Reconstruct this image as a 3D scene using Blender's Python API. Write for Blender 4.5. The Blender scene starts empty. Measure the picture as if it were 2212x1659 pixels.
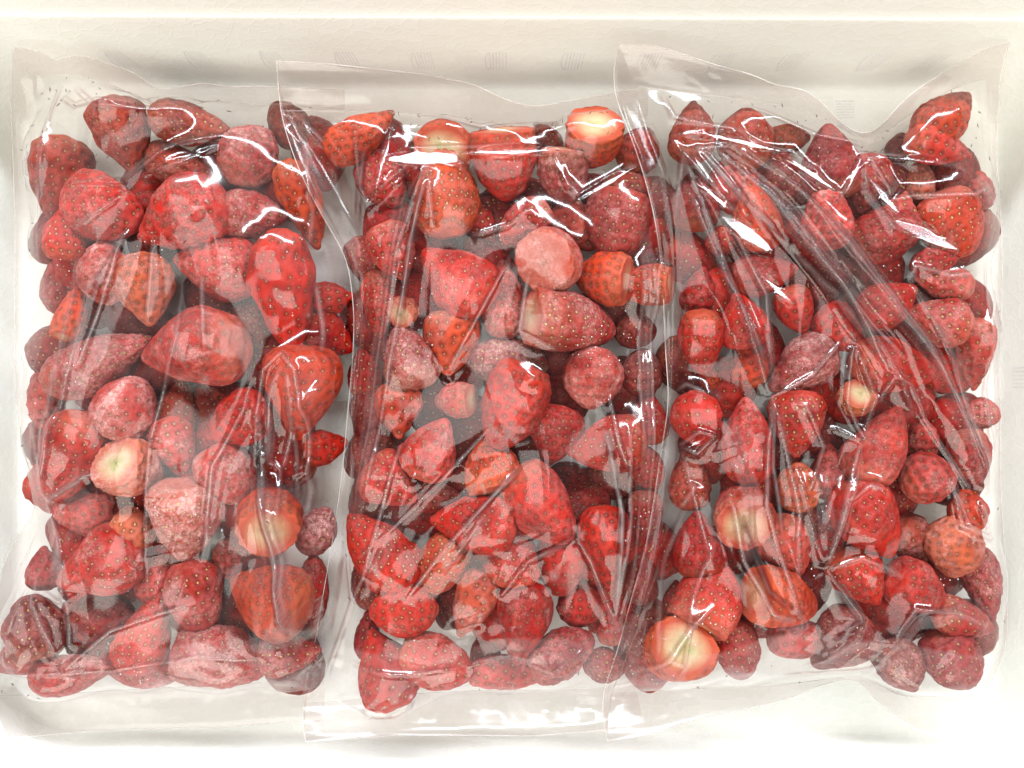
import bpy, math
import numpy as np
from mathutils import Vector, Matrix

C = bpy.context.scene
COL = C.collection
rng = np.random.default_rng(11)

# ------------------------------------------------------------------ camera
HC = 0.40                      # camera height over the floor of the box (m)
FPX = 1671.0                   # focal length in units where the frame is 2212 wide
CXP, CYP = 1106.0, 829.5
cam_d = bpy.data.cameras.new('camera')
cam_d.sensor_width = 36.0
cam_d.lens = 36.0 * FPX / 2212.0
cam_d.clip_start = 0.01
cam_d.clip_end = 50
cam = bpy.data.objects.new('camera', cam_d)
cam.location = (0, 0, HC)
COL.objects.link(cam)
C.camera = cam

def P(px, py, z=0.0):
    k = (HC - z) / FPX
    return np.array([(px - CXP) * k, (CYP - py) * k, z])

# ------------------------------------------------------------------ light
w = bpy.data.worlds.new('World')
C.world = w
w.use_nodes = True
bg = w.node_tree.nodes['Background']
bg.inputs['Color'].default_value = (0.80, 0.84, 0.80, 1)
bg.inputs['Strength'].default_value = 0.06

def area(name, loc, target, sx, sy, power, color):
    d = bpy.data.lights.new(name, 'AREA')
    d.shape = 'RECTANGLE'; d.size = sx; d.size_y = sy
    d.energy = power; d.color = color
    o = bpy.data.objects.new(name, d)
    o.location = loc
    v = Vector(target) - Vector(loc)
    o.rotation_euler = v.to_track_quat('-Z', 'Y').to_euler()
    COL.objects.link(o)
    return o
area('window_light_near', (-0.20, -1.30, 1.30), (0, 0, 0), 2.3, 0.9, 20, (1.0, 0.985, 0.89))
area('window_light_far', (0.22, 1.22, 1.12), (0, 0, 0), 2.3, 0.15, 36, (0.86, 0.94, 1.0))
area('ceiling_light', (-0.35, 0.0, 1.6), (-0.05, 0, 0), 0.8, 1.5, 9, (0.99, 1.0, 0.95))

C.view_settings.view_transform = 'Standard'
C.view_settings.look = 'None'
C.view_settings.gamma = 1
C.view_settings.exposure = 0.86
C.render.engine = 'CYCLES'
C.cycles.max_bounces = 8
C.cycles.transparent_max_bounces = 24
C.cycles.diffuse_bounces = 3
C.cycles.glossy_bounces = 3
C.cycles.caustics_reflective = False
C.cycles.caustics_refractive = False

# ------------------------------------------------------------------ helpers
def mesh_obj(name, verts, faces, mat, parent=None, normals=None, uv=None, smooth=True):
    me = bpy.data.meshes.new(name)
    verts = np.asarray(verts, dtype=np.float32)
    if isinstance(faces, np.ndarray):
        n = faces.shape[1]
        me.vertices.add(len(verts)); me.vertices.foreach_set('co', verts.ravel())
        me.loops.add(faces.size); me.loops.foreach_set('vertex_index', faces.ravel().astype(np.int32))
        me.polygons.add(len(faces))
        me.polygons.foreach_set('loop_start', np.arange(0, faces.size, n, dtype=np.int32))
        me.polygons.foreach_set('loop_total', np.full(len(faces), n, dtype=np.int32))
    else:
        me.from_pydata([tuple(v) for v in verts], [], faces)
    me.update(calc_edges=True)
    if smooth:
        me.polygons.foreach_set('use_smooth', np.ones(len(me.polygons), dtype=bool))
    if uv is not None:
        l = me.uv_layers.new(name='UVMap')
        vi = np.empty(len(me.loops), dtype=np.int32); me.loops.foreach_get('vertex_index', vi)
        l.data.foreach_set('uv', np.asarray(uv, dtype=np.float32)[vi].ravel())
    if normals is not None:
        me.normals_split_custom_set_from_vertices([tuple(n) for n in normals])
    if mat is not None:
        me.materials.append(mat)
    me.validate(verbose=False)
    o = bpy.data.objects.new(name, me)
    COL.objects.link(o)
    if parent is not None:
        o.parent = parent
    return o

def empty(name, loc=(0, 0, 0)):
    o = bpy.data.objects.new(name, None)
    o.location = loc
    o.empty_display_size = 0.02
    COL.objects.link(o)
    return o

def tag(o, label=None, cat=None, group=None, kind=None):
    if label: o['label'] = label
    if cat: o['category'] = cat
    if group: o['group'] = group
    if kind: o['kind'] = kind
    return o

def grid_faces(nu, nv, wrap=False):
    """rows nv, columns nu, vertex index = r*nu + c"""
    cs = np.arange(nu if wrap else nu - 1); rs = np.arange(nv - 1)
    c, r = np.meshgrid(cs, rs)
    c = c.ravel(); r = r.ravel(); c2 = (c + 1) % nu
    return np.stack([r * nu + c, r * nu + c2, (r + 1) * nu + c2, (r + 1) * nu + c], 1)

def new_mat(name):
    m = bpy.data.materials.new(name); m.use_nodes = True
    nt = m.node_tree; nt.nodes.clear()
    out = nt.nodes.new('ShaderNodeOutputMaterial')
    return m, nt, out

def N(nt, typ, **kw):
    n = nt.nodes.new(typ)
    for k, v in kw.items():
        if k == 'inp':
            for kk, vv in v.items(): n.inputs[kk].default_value = vv
        else:
            setattr(n, k, v)
    return n

def math_node(nt, op, a, b=None, c=None, clamp=False):
    n = nt.nodes.new('ShaderNodeMath'); n.operation = op; n.use_clamp = clamp
    for i, x in enumerate((a, b, c)):
        if x is None: continue
        if isinstance(x, (int, float)): n.inputs[i].default_value = x
        else: nt.links.new(x, n.inputs[i])
    return n.outputs[0]

def mixc(nt, fac, a, b, blend='MIX'):
    n = nt.nodes.new('ShaderNodeMix'); n.data_type = 'RGBA'; n.blend_type = blend
    for s, x in ((n.inputs[0], fac), (n.inputs[6], a), (n.inputs[7], b)):
        if isinstance(x, (int, float)): s.default_value = x
        elif isinstance(x, tuple): s.default_value = (*x, 1) if len(x) == 3 else x
        else: nt.links.new(x, s)
    return n.outputs[2]

def ramp(nt, fac, stops):
    n = nt.nodes.new('ShaderNodeValToRGB')
    el = n.color_ramp.elements
    while len(el) < len(stops): el.new(0.5)
    for e, (p, v) in zip(el, stops):
        e.position = p
        e.color = (v, v, v, 1) if isinstance(v, (int, float)) else (*v, 1)
    nt.links.new(fac, n.inputs[0])
    return n.outputs[0]

def vnoise(x, y, seed=0):
    """smooth 2-D value noise, arrays in, about -1..1 out"""
    r = np.random.default_rng(seed)
    T = r.random((64, 64)) * 2 - 1
    xi = np.floor(x).astype(int); yi = np.floor(y).astype(int)
    fx = x - xi; fy = y - yi
    fx = fx * fx * (3 - 2 * fx); fy = fy * fy * (3 - 2 * fy)
    g = lambda i, j: T[(yi + j) % 64, (xi + i) % 64]
    return (g(0, 0) * (1 - fx) + g(1, 0) * fx) * (1 - fy) + (g(0, 1) * (1 - fx) + g(1, 1) * fx) * fy

# ------------------------------------------------------------------ materials
def foam_material():
    m, nt, out = new_mat('white_foam')
    L = nt.links.new
    tc = N(nt, 'ShaderNodeTexCoord')
    mp = N(nt, 'ShaderNodeMapping', inp={'Scale': (170, 215, 215)})
    L(tc.outputs['Object'], mp.inputs[0])
    nz = N(nt, 'ShaderNodeTexNoise', inp={'Scale': 0.35, 'Detail': 2.0})
    L(mp.outputs[0], nz.inputs['Vector'])
    sc = N(nt, 'ShaderNodeVectorMath', operation='SCALE', inp={'Scale': 1.1})
    L(nz.outputs['Color'], sc.inputs[0])
    ad = N(nt, 'ShaderNodeVectorMath', operation='ADD')
    L(mp.outputs[0], ad.inputs[0]); L(sc.outputs[0], ad.inputs[1])
    ve = N(nt, 'ShaderNodeTexVoronoi', feature='DISTANCE_TO_EDGE', inp={'Scale': 1.0})
    L(ad.outputs[0], ve.inputs['Vector'])
    vc = N(nt, 'ShaderNodeTexVoronoi', feature='F1', inp={'Scale': 1.0})
    L(ad.outputs[0], vc.inputs['Vector'])
    edge = ramp(nt, ve.outputs['Distance'], [(0.0, 1.0), (0.05, 0.6), (0.12, 0.0)])
    big = N(nt, 'ShaderNodeTexNoise', inp={'Scale': 14.0, 'Detail': 3.0})
    L(tc.outputs['Object'], big.inputs['Vector'])
    patch = ramp(nt, big.outputs['Fac'], [(0.36, 0.12), (0.62, 0.7)])
    e2 = math_node(nt, 'MULTIPLY', edge, patch)
    sep = N(nt, 'ShaderNodeSeparateColor'); L(vc.outputs['Color'], sep.inputs[0])
    tone = ramp(nt, sep.outputs[0], [(0.0, (0.895, 0.895, 0.835)), (1.0, (0.92, 0.92, 0.87))])
    col = mixc(nt, e2, tone, (0.94, 0.94, 0.905))
    b = N(nt, 'ShaderNodeBsdfPrincipled', inp={'Roughness': 0.5, 'Specular IOR Level': 0.35})
    L(col, b.inputs['Base Color'])
    h = math_node(nt, 'ADD', edge, math_node(nt, 'MULTIPLY', sep.outputs[1], 0.25))
    bp = N(nt, 'ShaderNodeBump', inp={'Strength': 0.2, 'Distance': 0.0004})
    L(h, bp.inputs['Height']); L(bp.outputs[0], b.inputs['Normal'])
    L(b.outputs[0], out.inputs[0])
    return m

def simple(name, col, rough=0.5, **kw):
    m, nt, out = new_mat(name)
    b = N(nt, 'ShaderNodeBsdfPrincipled', inp={'Roughness': rough, 'Base Color': (*col, 1), **kw})
    tc = N(nt, 'ShaderNodeTexCoord')
    nz = N(nt, 'ShaderNodeTexNoise', inp={'Scale': 900.0, 'Detail': 2.0})
    nt.links.new(tc.outputs['Object'], nz.inputs['Vector'])
    c = mixc(nt, nz.outputs['Fac'], tuple(x * 0.75 for x in col), tuple(min(1, x * 1.25) for x in col))
    nt.links.new(c, b.inputs['Base Color'])
    nt.links.new(b.outputs[0], out.inputs[0])
    return m

def berry_material():
    m, nt, out = new_mat('frozen_strawberry_flesh')
    L = nt.links.new
    tc = N(nt, 'ShaderNodeTexCoord')
    oi = N(nt, 'ShaderNodeObjectInfo')
    off = N(nt, 'ShaderNodeVectorMath', operation='SCALE')
    L(tc.outputs['Object'], off.inputs[0]); off.inputs['Scale'].default_value = 1.0
    rnd = N(nt, 'ShaderNodeCombineXYZ')
    L(oi.outputs['Random'], rnd.inputs[0]); L(oi.outputs['Random'], rnd.inputs[1])
    ad = N(nt, 'ShaderNodeVectorMath', operation='ADD')
    L(off.outputs[0], ad.inputs[0]); L(rnd.outputs[0], ad.inputs[1])
    vec = ad.outputs[0]
    def noise(scale, detail=4, rough=0.6):
        n = N(nt, 'ShaderNodeTexNoise', inp={'Scale': scale, 'Detail': detail, 'Roughness': rough})
        L(vec, n.inputs['Vector']); return n.outputs['Fac']
    fr = N(nt, 'ShaderNodeAttribute', attribute_type='OBJECT', attribute_name='frost')
    core = N(nt, 'ShaderNodeAttribute', attribute_type='GEOMETRY', attribute_name='core')
    pit = N(nt, 'ShaderNodeAttribute', attribute_type='GEOMETRY', attribute_name='pit')
    pale = N(nt, 'ShaderNodeAttribute', attribute_type='GEOMETRY', attribute_name='pale')
    base = oi.outputs['Color']
    dark = mixc(nt, 1.0, base, (0.55, 0.40, 0.45), 'MULTIPLY')
    n1 = ramp(nt, noise(70, 3), [(0.35, 0.0), (0.62, 1.0)])
    c1 = mixc(nt, n1, dark, base)
    n2 = ramp(nt, noise(130, 4), [(0.5, 0.0), (0.72, 1.0)])
    warm = mixc(nt, 0.45, base, (0.42, 0.042, 0.010))
    c2 = mixc(nt, math_node(nt, 'MULTIPLY', n2, 0.6), c1, warm)
    # pits are coloured a darker red
    c3 = mixc(nt, math_node(nt, 'MULTIPLY', pit.outputs['Fac'], 0.9), c2, (0.085, 0.006, 0.004))
    # pale shoulders near the hull
    c4 = mixc(nt, math_node(nt, 'MULTIPLY', pale.outputs['Fac'], math_node(nt, 'ADD', 0.10, noise(90, 3))), c3, (0.50, 0.18, 0.08))
    # cut face
    ccol = ramp(nt, core.outputs['Fac'], [(0.0, (0.36, 0.02, 0.010)), (0.26, (0.42, 0.06, 0.025)), (0.55, (0.48, 0.22, 0.11)), (0.84, (0.50, 0.41, 0.23)), (0.97, (0.36, 0.37, 0.14))])
    cmix = ramp(nt, math_node(nt, 'ADD', core.outputs['Fac'], math_node(nt, 'MULTIPLY', math_node(nt, 'SUBTRACT', noise(260, 5, 0.7), 0.5), 0.55)), [(0.02, 0.0), (0.30, 1.0)])
    c5 = mixc(nt, cmix, c4, ccol)
    c5 = mixc(nt, math_node(nt, 'MULTIPLY', math_node(nt, 'MULTIPLY', cmix, 0.28), ramp(nt, noise(190, 4, 0.7), [(0.42, 0.0), (0.66, 1.0)])), c5, (0.40, 0.055, 0.03))
    # frost: soft bloom, patches and crystals
    f = fr.outputs['Fac']
    soft = ramp(nt, noise(85, 5, 0.65), [(0.38, 0.0), (0.66, 1.0)])
    spk = ramp(nt, noise(1500, 3, 0.7), [(0.52, 0.0), (0.63, 1.0)])
    fine = ramp(nt, noise(520, 5, 0.75), [(0.45, 0.0), (0.62, 1.0)])
    ff = math_node(nt, 'MULTIPLY', f, math_node(nt, 'ADD', 0.18, math_node(nt, 'MULTIPLY', soft, 0.75)))
    ff2 = math_node(nt, 'MULTIPLY', math_node(nt, 'MULTIPLY', math_node(nt, 'ADD', ff, 0.04), ramp(nt, noise(60, 3), [(0.38, 0.25), (0.62, 1.25)])), math_node(nt, 'ADD', math_node(nt, 'MULTIPLY', spk, 0.60), math_node(nt, 'MULTIPLY', fine, 0.32)))
    f2 = math_node(nt, 'MULTIPLY', math_node(nt, 'MULTIPLY', f, f), math_node(nt, 'MULTIPLY', soft, math_node(nt, 'ADD', 0.12, math_node(nt, 'MULTIPLY', fine, 0.45))))
    ft = math_node(nt, 'ADD', math_node(nt, 'ADD', math_node(nt, 'MULTIPLY', ff, 0.13), ff2), f2, clamp=True)
    c6 = mixc(nt, ft, c5, (0.72, 0.42, 0.38))
    b = N(nt, 'ShaderNodeBsdfPrincipled', inp={'Specular IOR Level': 0.12})
    L(c6, b.inputs['Base Color'])
    L(math_node(nt, 'ADD', 0.36, math_node(nt, 'MULTIPLY', ft, 0.35)), b.inputs['Roughness'])
    b.inputs['Subsurface Weight'].default_value = 0.06
    b.inputs['Subsurface Radius'].default_value = (0.004, 0.0012, 0.0008)
    b.inputs['Subsurface Scale'].default_value = 1.0
    hb = math_node(nt, 'ADD', math_node(nt, 'MULTIPLY', noise(420, 5, 0.7), 0.8), math_node(nt, 'MULTIPLY', math_node(nt, 'MULTIPLY', spk, f), 0.45))
    bp = N(nt, 'ShaderNodeBump', inp={'Strength': 0.55, 'Distance': 0.0008})
    L(hb, bp.inputs['Height']); L(bp.outputs[0], b.inputs['Normal'])
    L(b.outputs[0], out.inputs[0])
    return m

def film_material(name, seal=False, mist=0.10, seed=0.0):
    """clear plastic sheet: light goes straight through, both faces reflect"""
    m, nt, out = new_mat(name)
    L = nt.links.new
    tc = N(nt, 'ShaderNodeTexCoord')
    ge = N(nt, 'ShaderNodeNewGeometry')
    dt = N(nt, 'ShaderNodeVectorMath', operation='DOT_PRODUCT')
    L(ge.outputs['Incoming'], dt.inputs[0]); L(ge.outputs['Normal'], dt.inputs[1])
    om = math_node(nt, 'SUBTRACT', 1.0, math_node(nt, 'ABSOLUTE', dt.outputs['Value']), clamp=True)
    refl = math_node(nt, 'ADD', 0.036, math_node(nt, 'MULTIPLY', math_node(nt, 'POWER', om, 4.2), 0.85), clamp=True)
    tr = N(nt, 'ShaderNodeBsdfTransparent', inp={'Color': (0.99, 0.98, 0.98, 1) if not seal else (0.945, 0.905, 0.90, 1)})
    painted_dark = N(nt, 'ShaderNodeAttribute', attribute_type='GEOMETRY', attribute_name='deep')  # dark red tint painted along folds, imitating refraction darkness
    L(mixc(nt, painted_dark.outputs['Fac'], tuple(tr.inputs['Color'].default_value[:3]), (0.38, 0.13, 0.12)), tr.inputs['Color'])
    gl = N(nt, 'ShaderNodeBsdfGlossy', inp={'Roughness': 0.115 if not seal else 0.16, 'Color': (1, 1, 1, 1)})
    df = N(nt, 'ShaderNodeBsdfDiffuse', inp={'Color': (0.90, 0.78, 0.76, 1)})
    tl = N(nt, 'ShaderNodeBsdfTranslucent', inp={'Color': (0.90, 0.84, 0.85, 1)})
    hz = N(nt, 'ShaderNodeMixShader', inp={0: 0.5}); L(df.outputs[0], hz.inputs[1]); L(tl.outputs[0], hz.inputs[2])
    mp = N(nt, 'ShaderNodeMapping', inp={'Location': (seed, seed * 0.7, 0)})
    L(tc.outputs['Object'], mp.inputs[0])
    nz = N(nt, 'ShaderNodeTexNoise', inp={'Scale': 22.0, 'Detail': 4.0, 'Roughness': 0.55})
    L(mp.outputs[0], nz.inputs['Vector'])
    hf = ramp(nt, nz.outputs['Fac'], [(0.44, 0.0), (0.68, 1.0)])
    hf = math_node(nt, 'MULTIPLY', hf, mist)
    fold_veil = N(nt, 'ShaderNodeAttribute', attribute_type='GEOMETRY', attribute_name='fold')  # fold whitening plus the reflection veil painted on the lower bag
    stn = N(nt, 'ShaderNodeTexNoise', inp={'Scale': 160.0, 'Detail': 3.0}); L(mp.outputs[0], stn.inputs['Vector'])
    hf = math_node(nt, 'ADD', hf, math_node(nt, 'MULTIPLY', fold_veil.outputs['Fac'], ramp(nt, stn.outputs['Fac'], [(0.3, 0.55), (0.6, 1.0)])), clamp=True)
    m1 = N(nt, 'ShaderNodeMixShader'); L(hf, m1.inputs[0]); L(tr.outputs[0], m1.inputs[1]); L(hz.outputs[0], m1.inputs[2])
    m2 = N(nt, 'ShaderNodeMixShader'); L(refl, m2.inputs[0]); L(m1.outputs[0], m2.inputs[1]); L(gl.outputs[0], m2.inputs[2])
    if seal:
        uv = N(nt, 'ShaderNodeUVMap')
        wv = N(nt, 'ShaderNodeTexWave', wave_type='BANDS', bands_direction='X', inp={'Scale': 90.0, 'Distortion': 0.6, 'Detail': 1.0})
        L(uv.outputs[0], wv.inputs['Vector'])
        h = wv.outputs['Fac']; dist = 0.00002
    else:
        n3 = N(nt, 'ShaderNodeTexNoise', inp={'Scale': 1.0, 'Detail': 3.0})
        mp3 = N(nt, 'ShaderNodeMapping', inp={'Scale': (900, 60, 60)})
        L(tc.outputs['Object'], mp3.inputs[0]); L(mp3.outputs[0], n3.inputs['Vector'])
        h = n3.outputs['Fac']; dist = 0.00003
    bp = N(nt, 'ShaderNodeBump', inp={'Strength': 0.5, 'Distance': dist})
    L(h, bp.inputs['Height']); L(bp.outputs[0], gl.inputs['Normal'])
    L(m2.outputs[0], out.inputs[0])
    return m

FOAM = foam_material()
BERRY = berry_material()
SEED = simple('achene', (0.50, 0.30, 0.08), 0.4)
_nt = SEED.node_tree; _oi = _nt.nodes.new('ShaderNodeObjectInfo')
_c = ramp(_nt, _oi.outputs['Random'], [(0.0, (0.62, 0.42, 0.13)), (0.45, (0.42, 0.24, 0.06)), (0.75, (0.22, 0.09, 0.03)), (1.0, (0.55, 0.34, 0.09))])
_nt.links.new(_c, _nt.nodes['Principled BSDF'].inputs['Base Color'])
SPECK = simple('dried_bits', (0.09, 0.035, 0.02), 0.6)
JUICE = simple('red_juice', (0.30, 0.005, 0.01), 0.12)
MARK = simple('pressed_foam', (0.88, 0.87, 0.82), 0.5)
TABLE = simple('pale_table', (0.55, 0.54, 0.52), 0.5)
DROP = simple('ice_bead', (0.85, 0.85, 0.88), 0.08)

# ------------------------------------------------------------------ the foam box
tab = mesh_obj('table', [(-3, -3, -0.026), (3, -3, -0.026), (3, 3, -0.026), (-3, 3, -0.026)], [(0, 1, 2, 3)], TABLE)
tag(tab, kind='structure')

box = empty('foam_box', (0, 0, 0))
tag(box, 'white expanded foam box with rounded corners holding the three bags of strawberries', 'box')

def box_ring(off, z, nc=14, ns=60):
    x0, y1 = P(44, 184)[:2]; x1, y0 = P(2150, 1588)[:2]
    R = 0.030
    x0 -= off; x1 += off; y0 -= off; y1 += off; R += off
    pts = []; side = []
    corners = [(x1 - R, y0 + R, -90, 0), (x1 - R, y1 - R, 0, 1), (x0 + R, y1 - R, 90, 2), (x0 + R, y0 + R, 180, 3)]
    for k, (cx, cy, a0, sd) in enumerate(corners):
        for i in range(nc + 1):
            a = math.radians(a0 + 90 * i / nc)
            pts.append((cx + R * math.cos(a), cy + R * math.sin(a), z)); side.append(((sd - 1) % 4) if i < nc / 2 else sd)
        nx = corners[(k + 1) % 4]; a = math.radians(a0 + 90)
        e0 = np.array([cx + R * math.cos(a), cy + R * math.sin(a), z]); an = math.radians(nx[2])
        e1 = np.array([nx[0] + R * math.cos(an), nx[1] + R * math.sin(an), z])
        for i in range(1, ns):
            pts.append(tuple(e0 + (e1 - e0) * i / ns)); side.append(sd)
    ang = math.radians(-0.25)
    a = np.array(pts)
    x = a[:, 0] * math.cos(ang) - a[:, 1] * math.sin(ang); y = a[:, 0] * math.sin(ang) + a[:, 1] * math.cos(ang)
    a[:, 0] = x; a[:, 1] = y
    return a, np.array(side)

prof = [(-0.006, 0.0), (-0.003, 0.0004), (-0.0012, 0.0013), (0.0, 0.003), (0.0006, 0.006)]
prof += [(0.0006 + 0.0052 * t, 0.006 + 0.052 * t) for t in np.linspace(0.08, 1, 14)]
prof += [(0.0060, 0.0590), (0.00615, 0.0598), (0.0064, 0.0602), (0.0068, 0.0605), (0.0070, 0.0612)]
prof += [(0.0076 + 0.002 * t, 0.0615 + 0.013 * t) for t in np.linspace(0.1, 1, 5)]
prof += [(0.0105, 0.0762), (0.0125, 0.0770), (0.020, 0.0772), (0.034, 0.0772), (0.0375, 0.0760), (0.0385, 0.073), (0.0375, 0.04), (0.0365, -0.021), (0.034, -0.0255)]
rings = []
for off, z in prof:
    a, side = box_ring(off, z); rings.append(a)
nu = len(side); V = np.concatenate(rings); F = grid_faces(nu, len(prof), wrap=True)
def vnormals(V, F):
    n = np.zeros_like(V)
    q = V[F]; fn = np.cross(q[:, 2] - q[:, 0], q[:, 3] - q[:, 1])
    for k in range(F.shape[1]): np.add.at(n, F[:, k], fn)
    return n / np.maximum(np.linalg.norm(n, axis=1, keepdims=True), 1e-12)
VN = -vnormals(V, F)
F = F[:, ::-1]
walls = []
fs = side[F[:, 1] % nu]
for s in range(4):
    f = F[fs == s]
    ids, inv = np.unique(f, return_inverse=True)
    walls.append(mesh_obj('wall', V[ids], inv.reshape(f.shape), FOAM, box, normals=VN[ids]))
for wo, t in zip(walls, ('right wall of the box', 'far wall of the box with a row of moulded marks', 'left wall of the box', 'near bright wall of the box')):
    wo['label'] = t
# floor sheet (fan grid)
fl, _ = box_ring(-0.006, 0.0)
n_f = len(fl)
vv = np.concatenate([fl * s for s in (1.0, 0.66, 0.33)] + [np.zeros((1, 3))])
ff = [tuple(int(k) for k in q)[::-1] for q in grid_faces(n_f, 3, wrap=True)]
ff = [f if np.cross(vv[f[1]] - vv[f[0]], vv[f[2]] - vv[f[0]])[2] > 0 else f[::-1] for f in ff]; ff = ff + [(2 * n_f + i, 2 * n_f + (i + 1) % n_f, 3 * n_f) for i in range(n_f)]
fl_o = mesh_obj('floor', vv, ff, FOAM, box, normals=[(0, 0, 1)] * len(vv))

# moulded relief marks: a little D outline with ribs
def tube(pts, r, k=5):
    pts = [Vector(p) for p in pts]; V = []; F = []
    for i, p in enumerate(pts):
        t = (pts[min(i + 1, len(pts) - 1)] - pts[max(i - 1, 0)]).normalized()
        a = t.orthogonal().normalized(); b = t.cross(a)
        for j in range(k):
            an = 2 * math.pi * j / k
            V.append(tuple(p + (a * math.cos(an) + b * math.sin(an)) * r))
        if i:
            for j in range(k):
                F.append(((i - 1) * k + j, (i - 1) * k + (j + 1) % k, i * k + (j + 1) % k, i * k + j))
    return V, F
def join(lst):
    V = []; F = []
    for v, f in lst:
        o = len(V); V += v; F += [tuple(i + o for i in q) for q in f]
    return V, F
def ridge(pts, nrm, wd, ht):
    V = []; F = []; n = Vector(nrm)
    for i, p in enumerate(pts):
        t = (pts[min(i + 1, len(pts) - 1)] - pts[max(i - 1, 0)]).normalized(); c = n.cross(t).normalized()
        V += [tuple(p - c * wd), tuple(p - c * wd * .35 + n * ht), tuple(p + c * wd * .35 + n * ht), tuple(p + c * wd)]
        if i:
            a = 4 * (i - 1); F += [(a + k, a + k + 4, a + k + 5, a + k + 1)[::-1] for k in range(3)]
    return V, F
def mark(origin, ux, uy, nrm, wd, ht, parent, outline=True, horizontal=False, slant=0.0, n=6):
    o = Vector(origin); ux = Vector(ux).normalized(); uy = Vector(uy).normalized(); L = []
    for i in range(n):
        s = (i / (n - 1) - 0.5)
        if horizontal:
            a = o - ux * wd / 2 + uy * ht * s; b = o + ux * wd / 2 + uy * ht * s
        else:
            a = o + ux * (wd * (s * 0.8 + 0.1) - slant * ht / 2) - uy * ht / 2; b = o + ux * (wd * (s * 0.8 + 0.1) + slant * ht / 2) + uy * ht / 2
        L.append(ridge([a, b], nrm, .00034, .00008))
    if outline:
        pts = []
        for i in range(9):
            a = math.radians(90 + 180 * i / 8)
            pts.append(o - ux * wd * 0.32 + ux * math.cos(a) * wd * 0.22 + uy * math.sin(a) * ht / 2)
        L.append(ridge(pts, nrm, .00038, .00010))
    V, F = join(L)
    return mesh_obj('moulded_mark', V, F, MARK, parent, smooth=False)
def wall_off(z):
    return float(np.interp(z, [q[1] for q in prof[3:20]], [q[0] for q in prof[3:20]]))
yt = P(0, 184)[1]; xl = P(44, 0)[0]; xr = P(2150, 0)[0]
for px, sl in ((260, -.8), (429, -.7), (590, -.6), (749, -.4), (912, -.15), (1071, 0), (1236, .12), (1400, .25), (1558, .45), (1707, .6), (1883, .8), (2004, .95)):
    zc = 0.024
    mark((P(px, 0, zc)[0], yt + wall_off(zc) - px * 0 + (-(P(px, 0, zc)[0])) * 0.0044 - 0.00003, zc), (1, 0, 0), (0, 0.1, 1), (0, -1, 0.1), 0.0098, 0.016, walls[1], slant=sl * 0.30, outline=(abs(sl) < .9))
for py in (346, 509, 669, 835, 1000, 1150):
    zc = 0.032
    mark((xl - wall_off(zc) + 0.00005, P(0, py, zc)[1], zc), (-0.1, 0, 1), (0, 1, 0), (1, 0, .1), 0.016, 0.0098, walls[2], outline=False, horizontal=True)
mark((xr + wall_off(0.02) - 0.00005, P(0, 815, 0.02)[1], 0.02), (0.1, 0, 1), (0, 1, 0), (-1, 0, .1), 0.016, 0.0098, walls[0], outline=False, horizontal=True)
mark(P(1826, 236, 0.00003), (1, 0, 0), (0, 1, 0), (0, 0, 1), 0.0095, 0.0085, fl_o, outline=False, horizontal=True, n=7)

# ------------------------------------------------------------------ strawberries
COLS = {  # skin colours by letter
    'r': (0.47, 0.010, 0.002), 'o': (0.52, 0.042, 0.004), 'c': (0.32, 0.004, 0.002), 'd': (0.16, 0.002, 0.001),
    'p': (0.44, 0.026, 0.015), 's': (0.50, 0.080, 0.027), 'u': (0.26, 0.008, 0.010), 'b': (0.28, 0.022, 0.006)}
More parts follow.
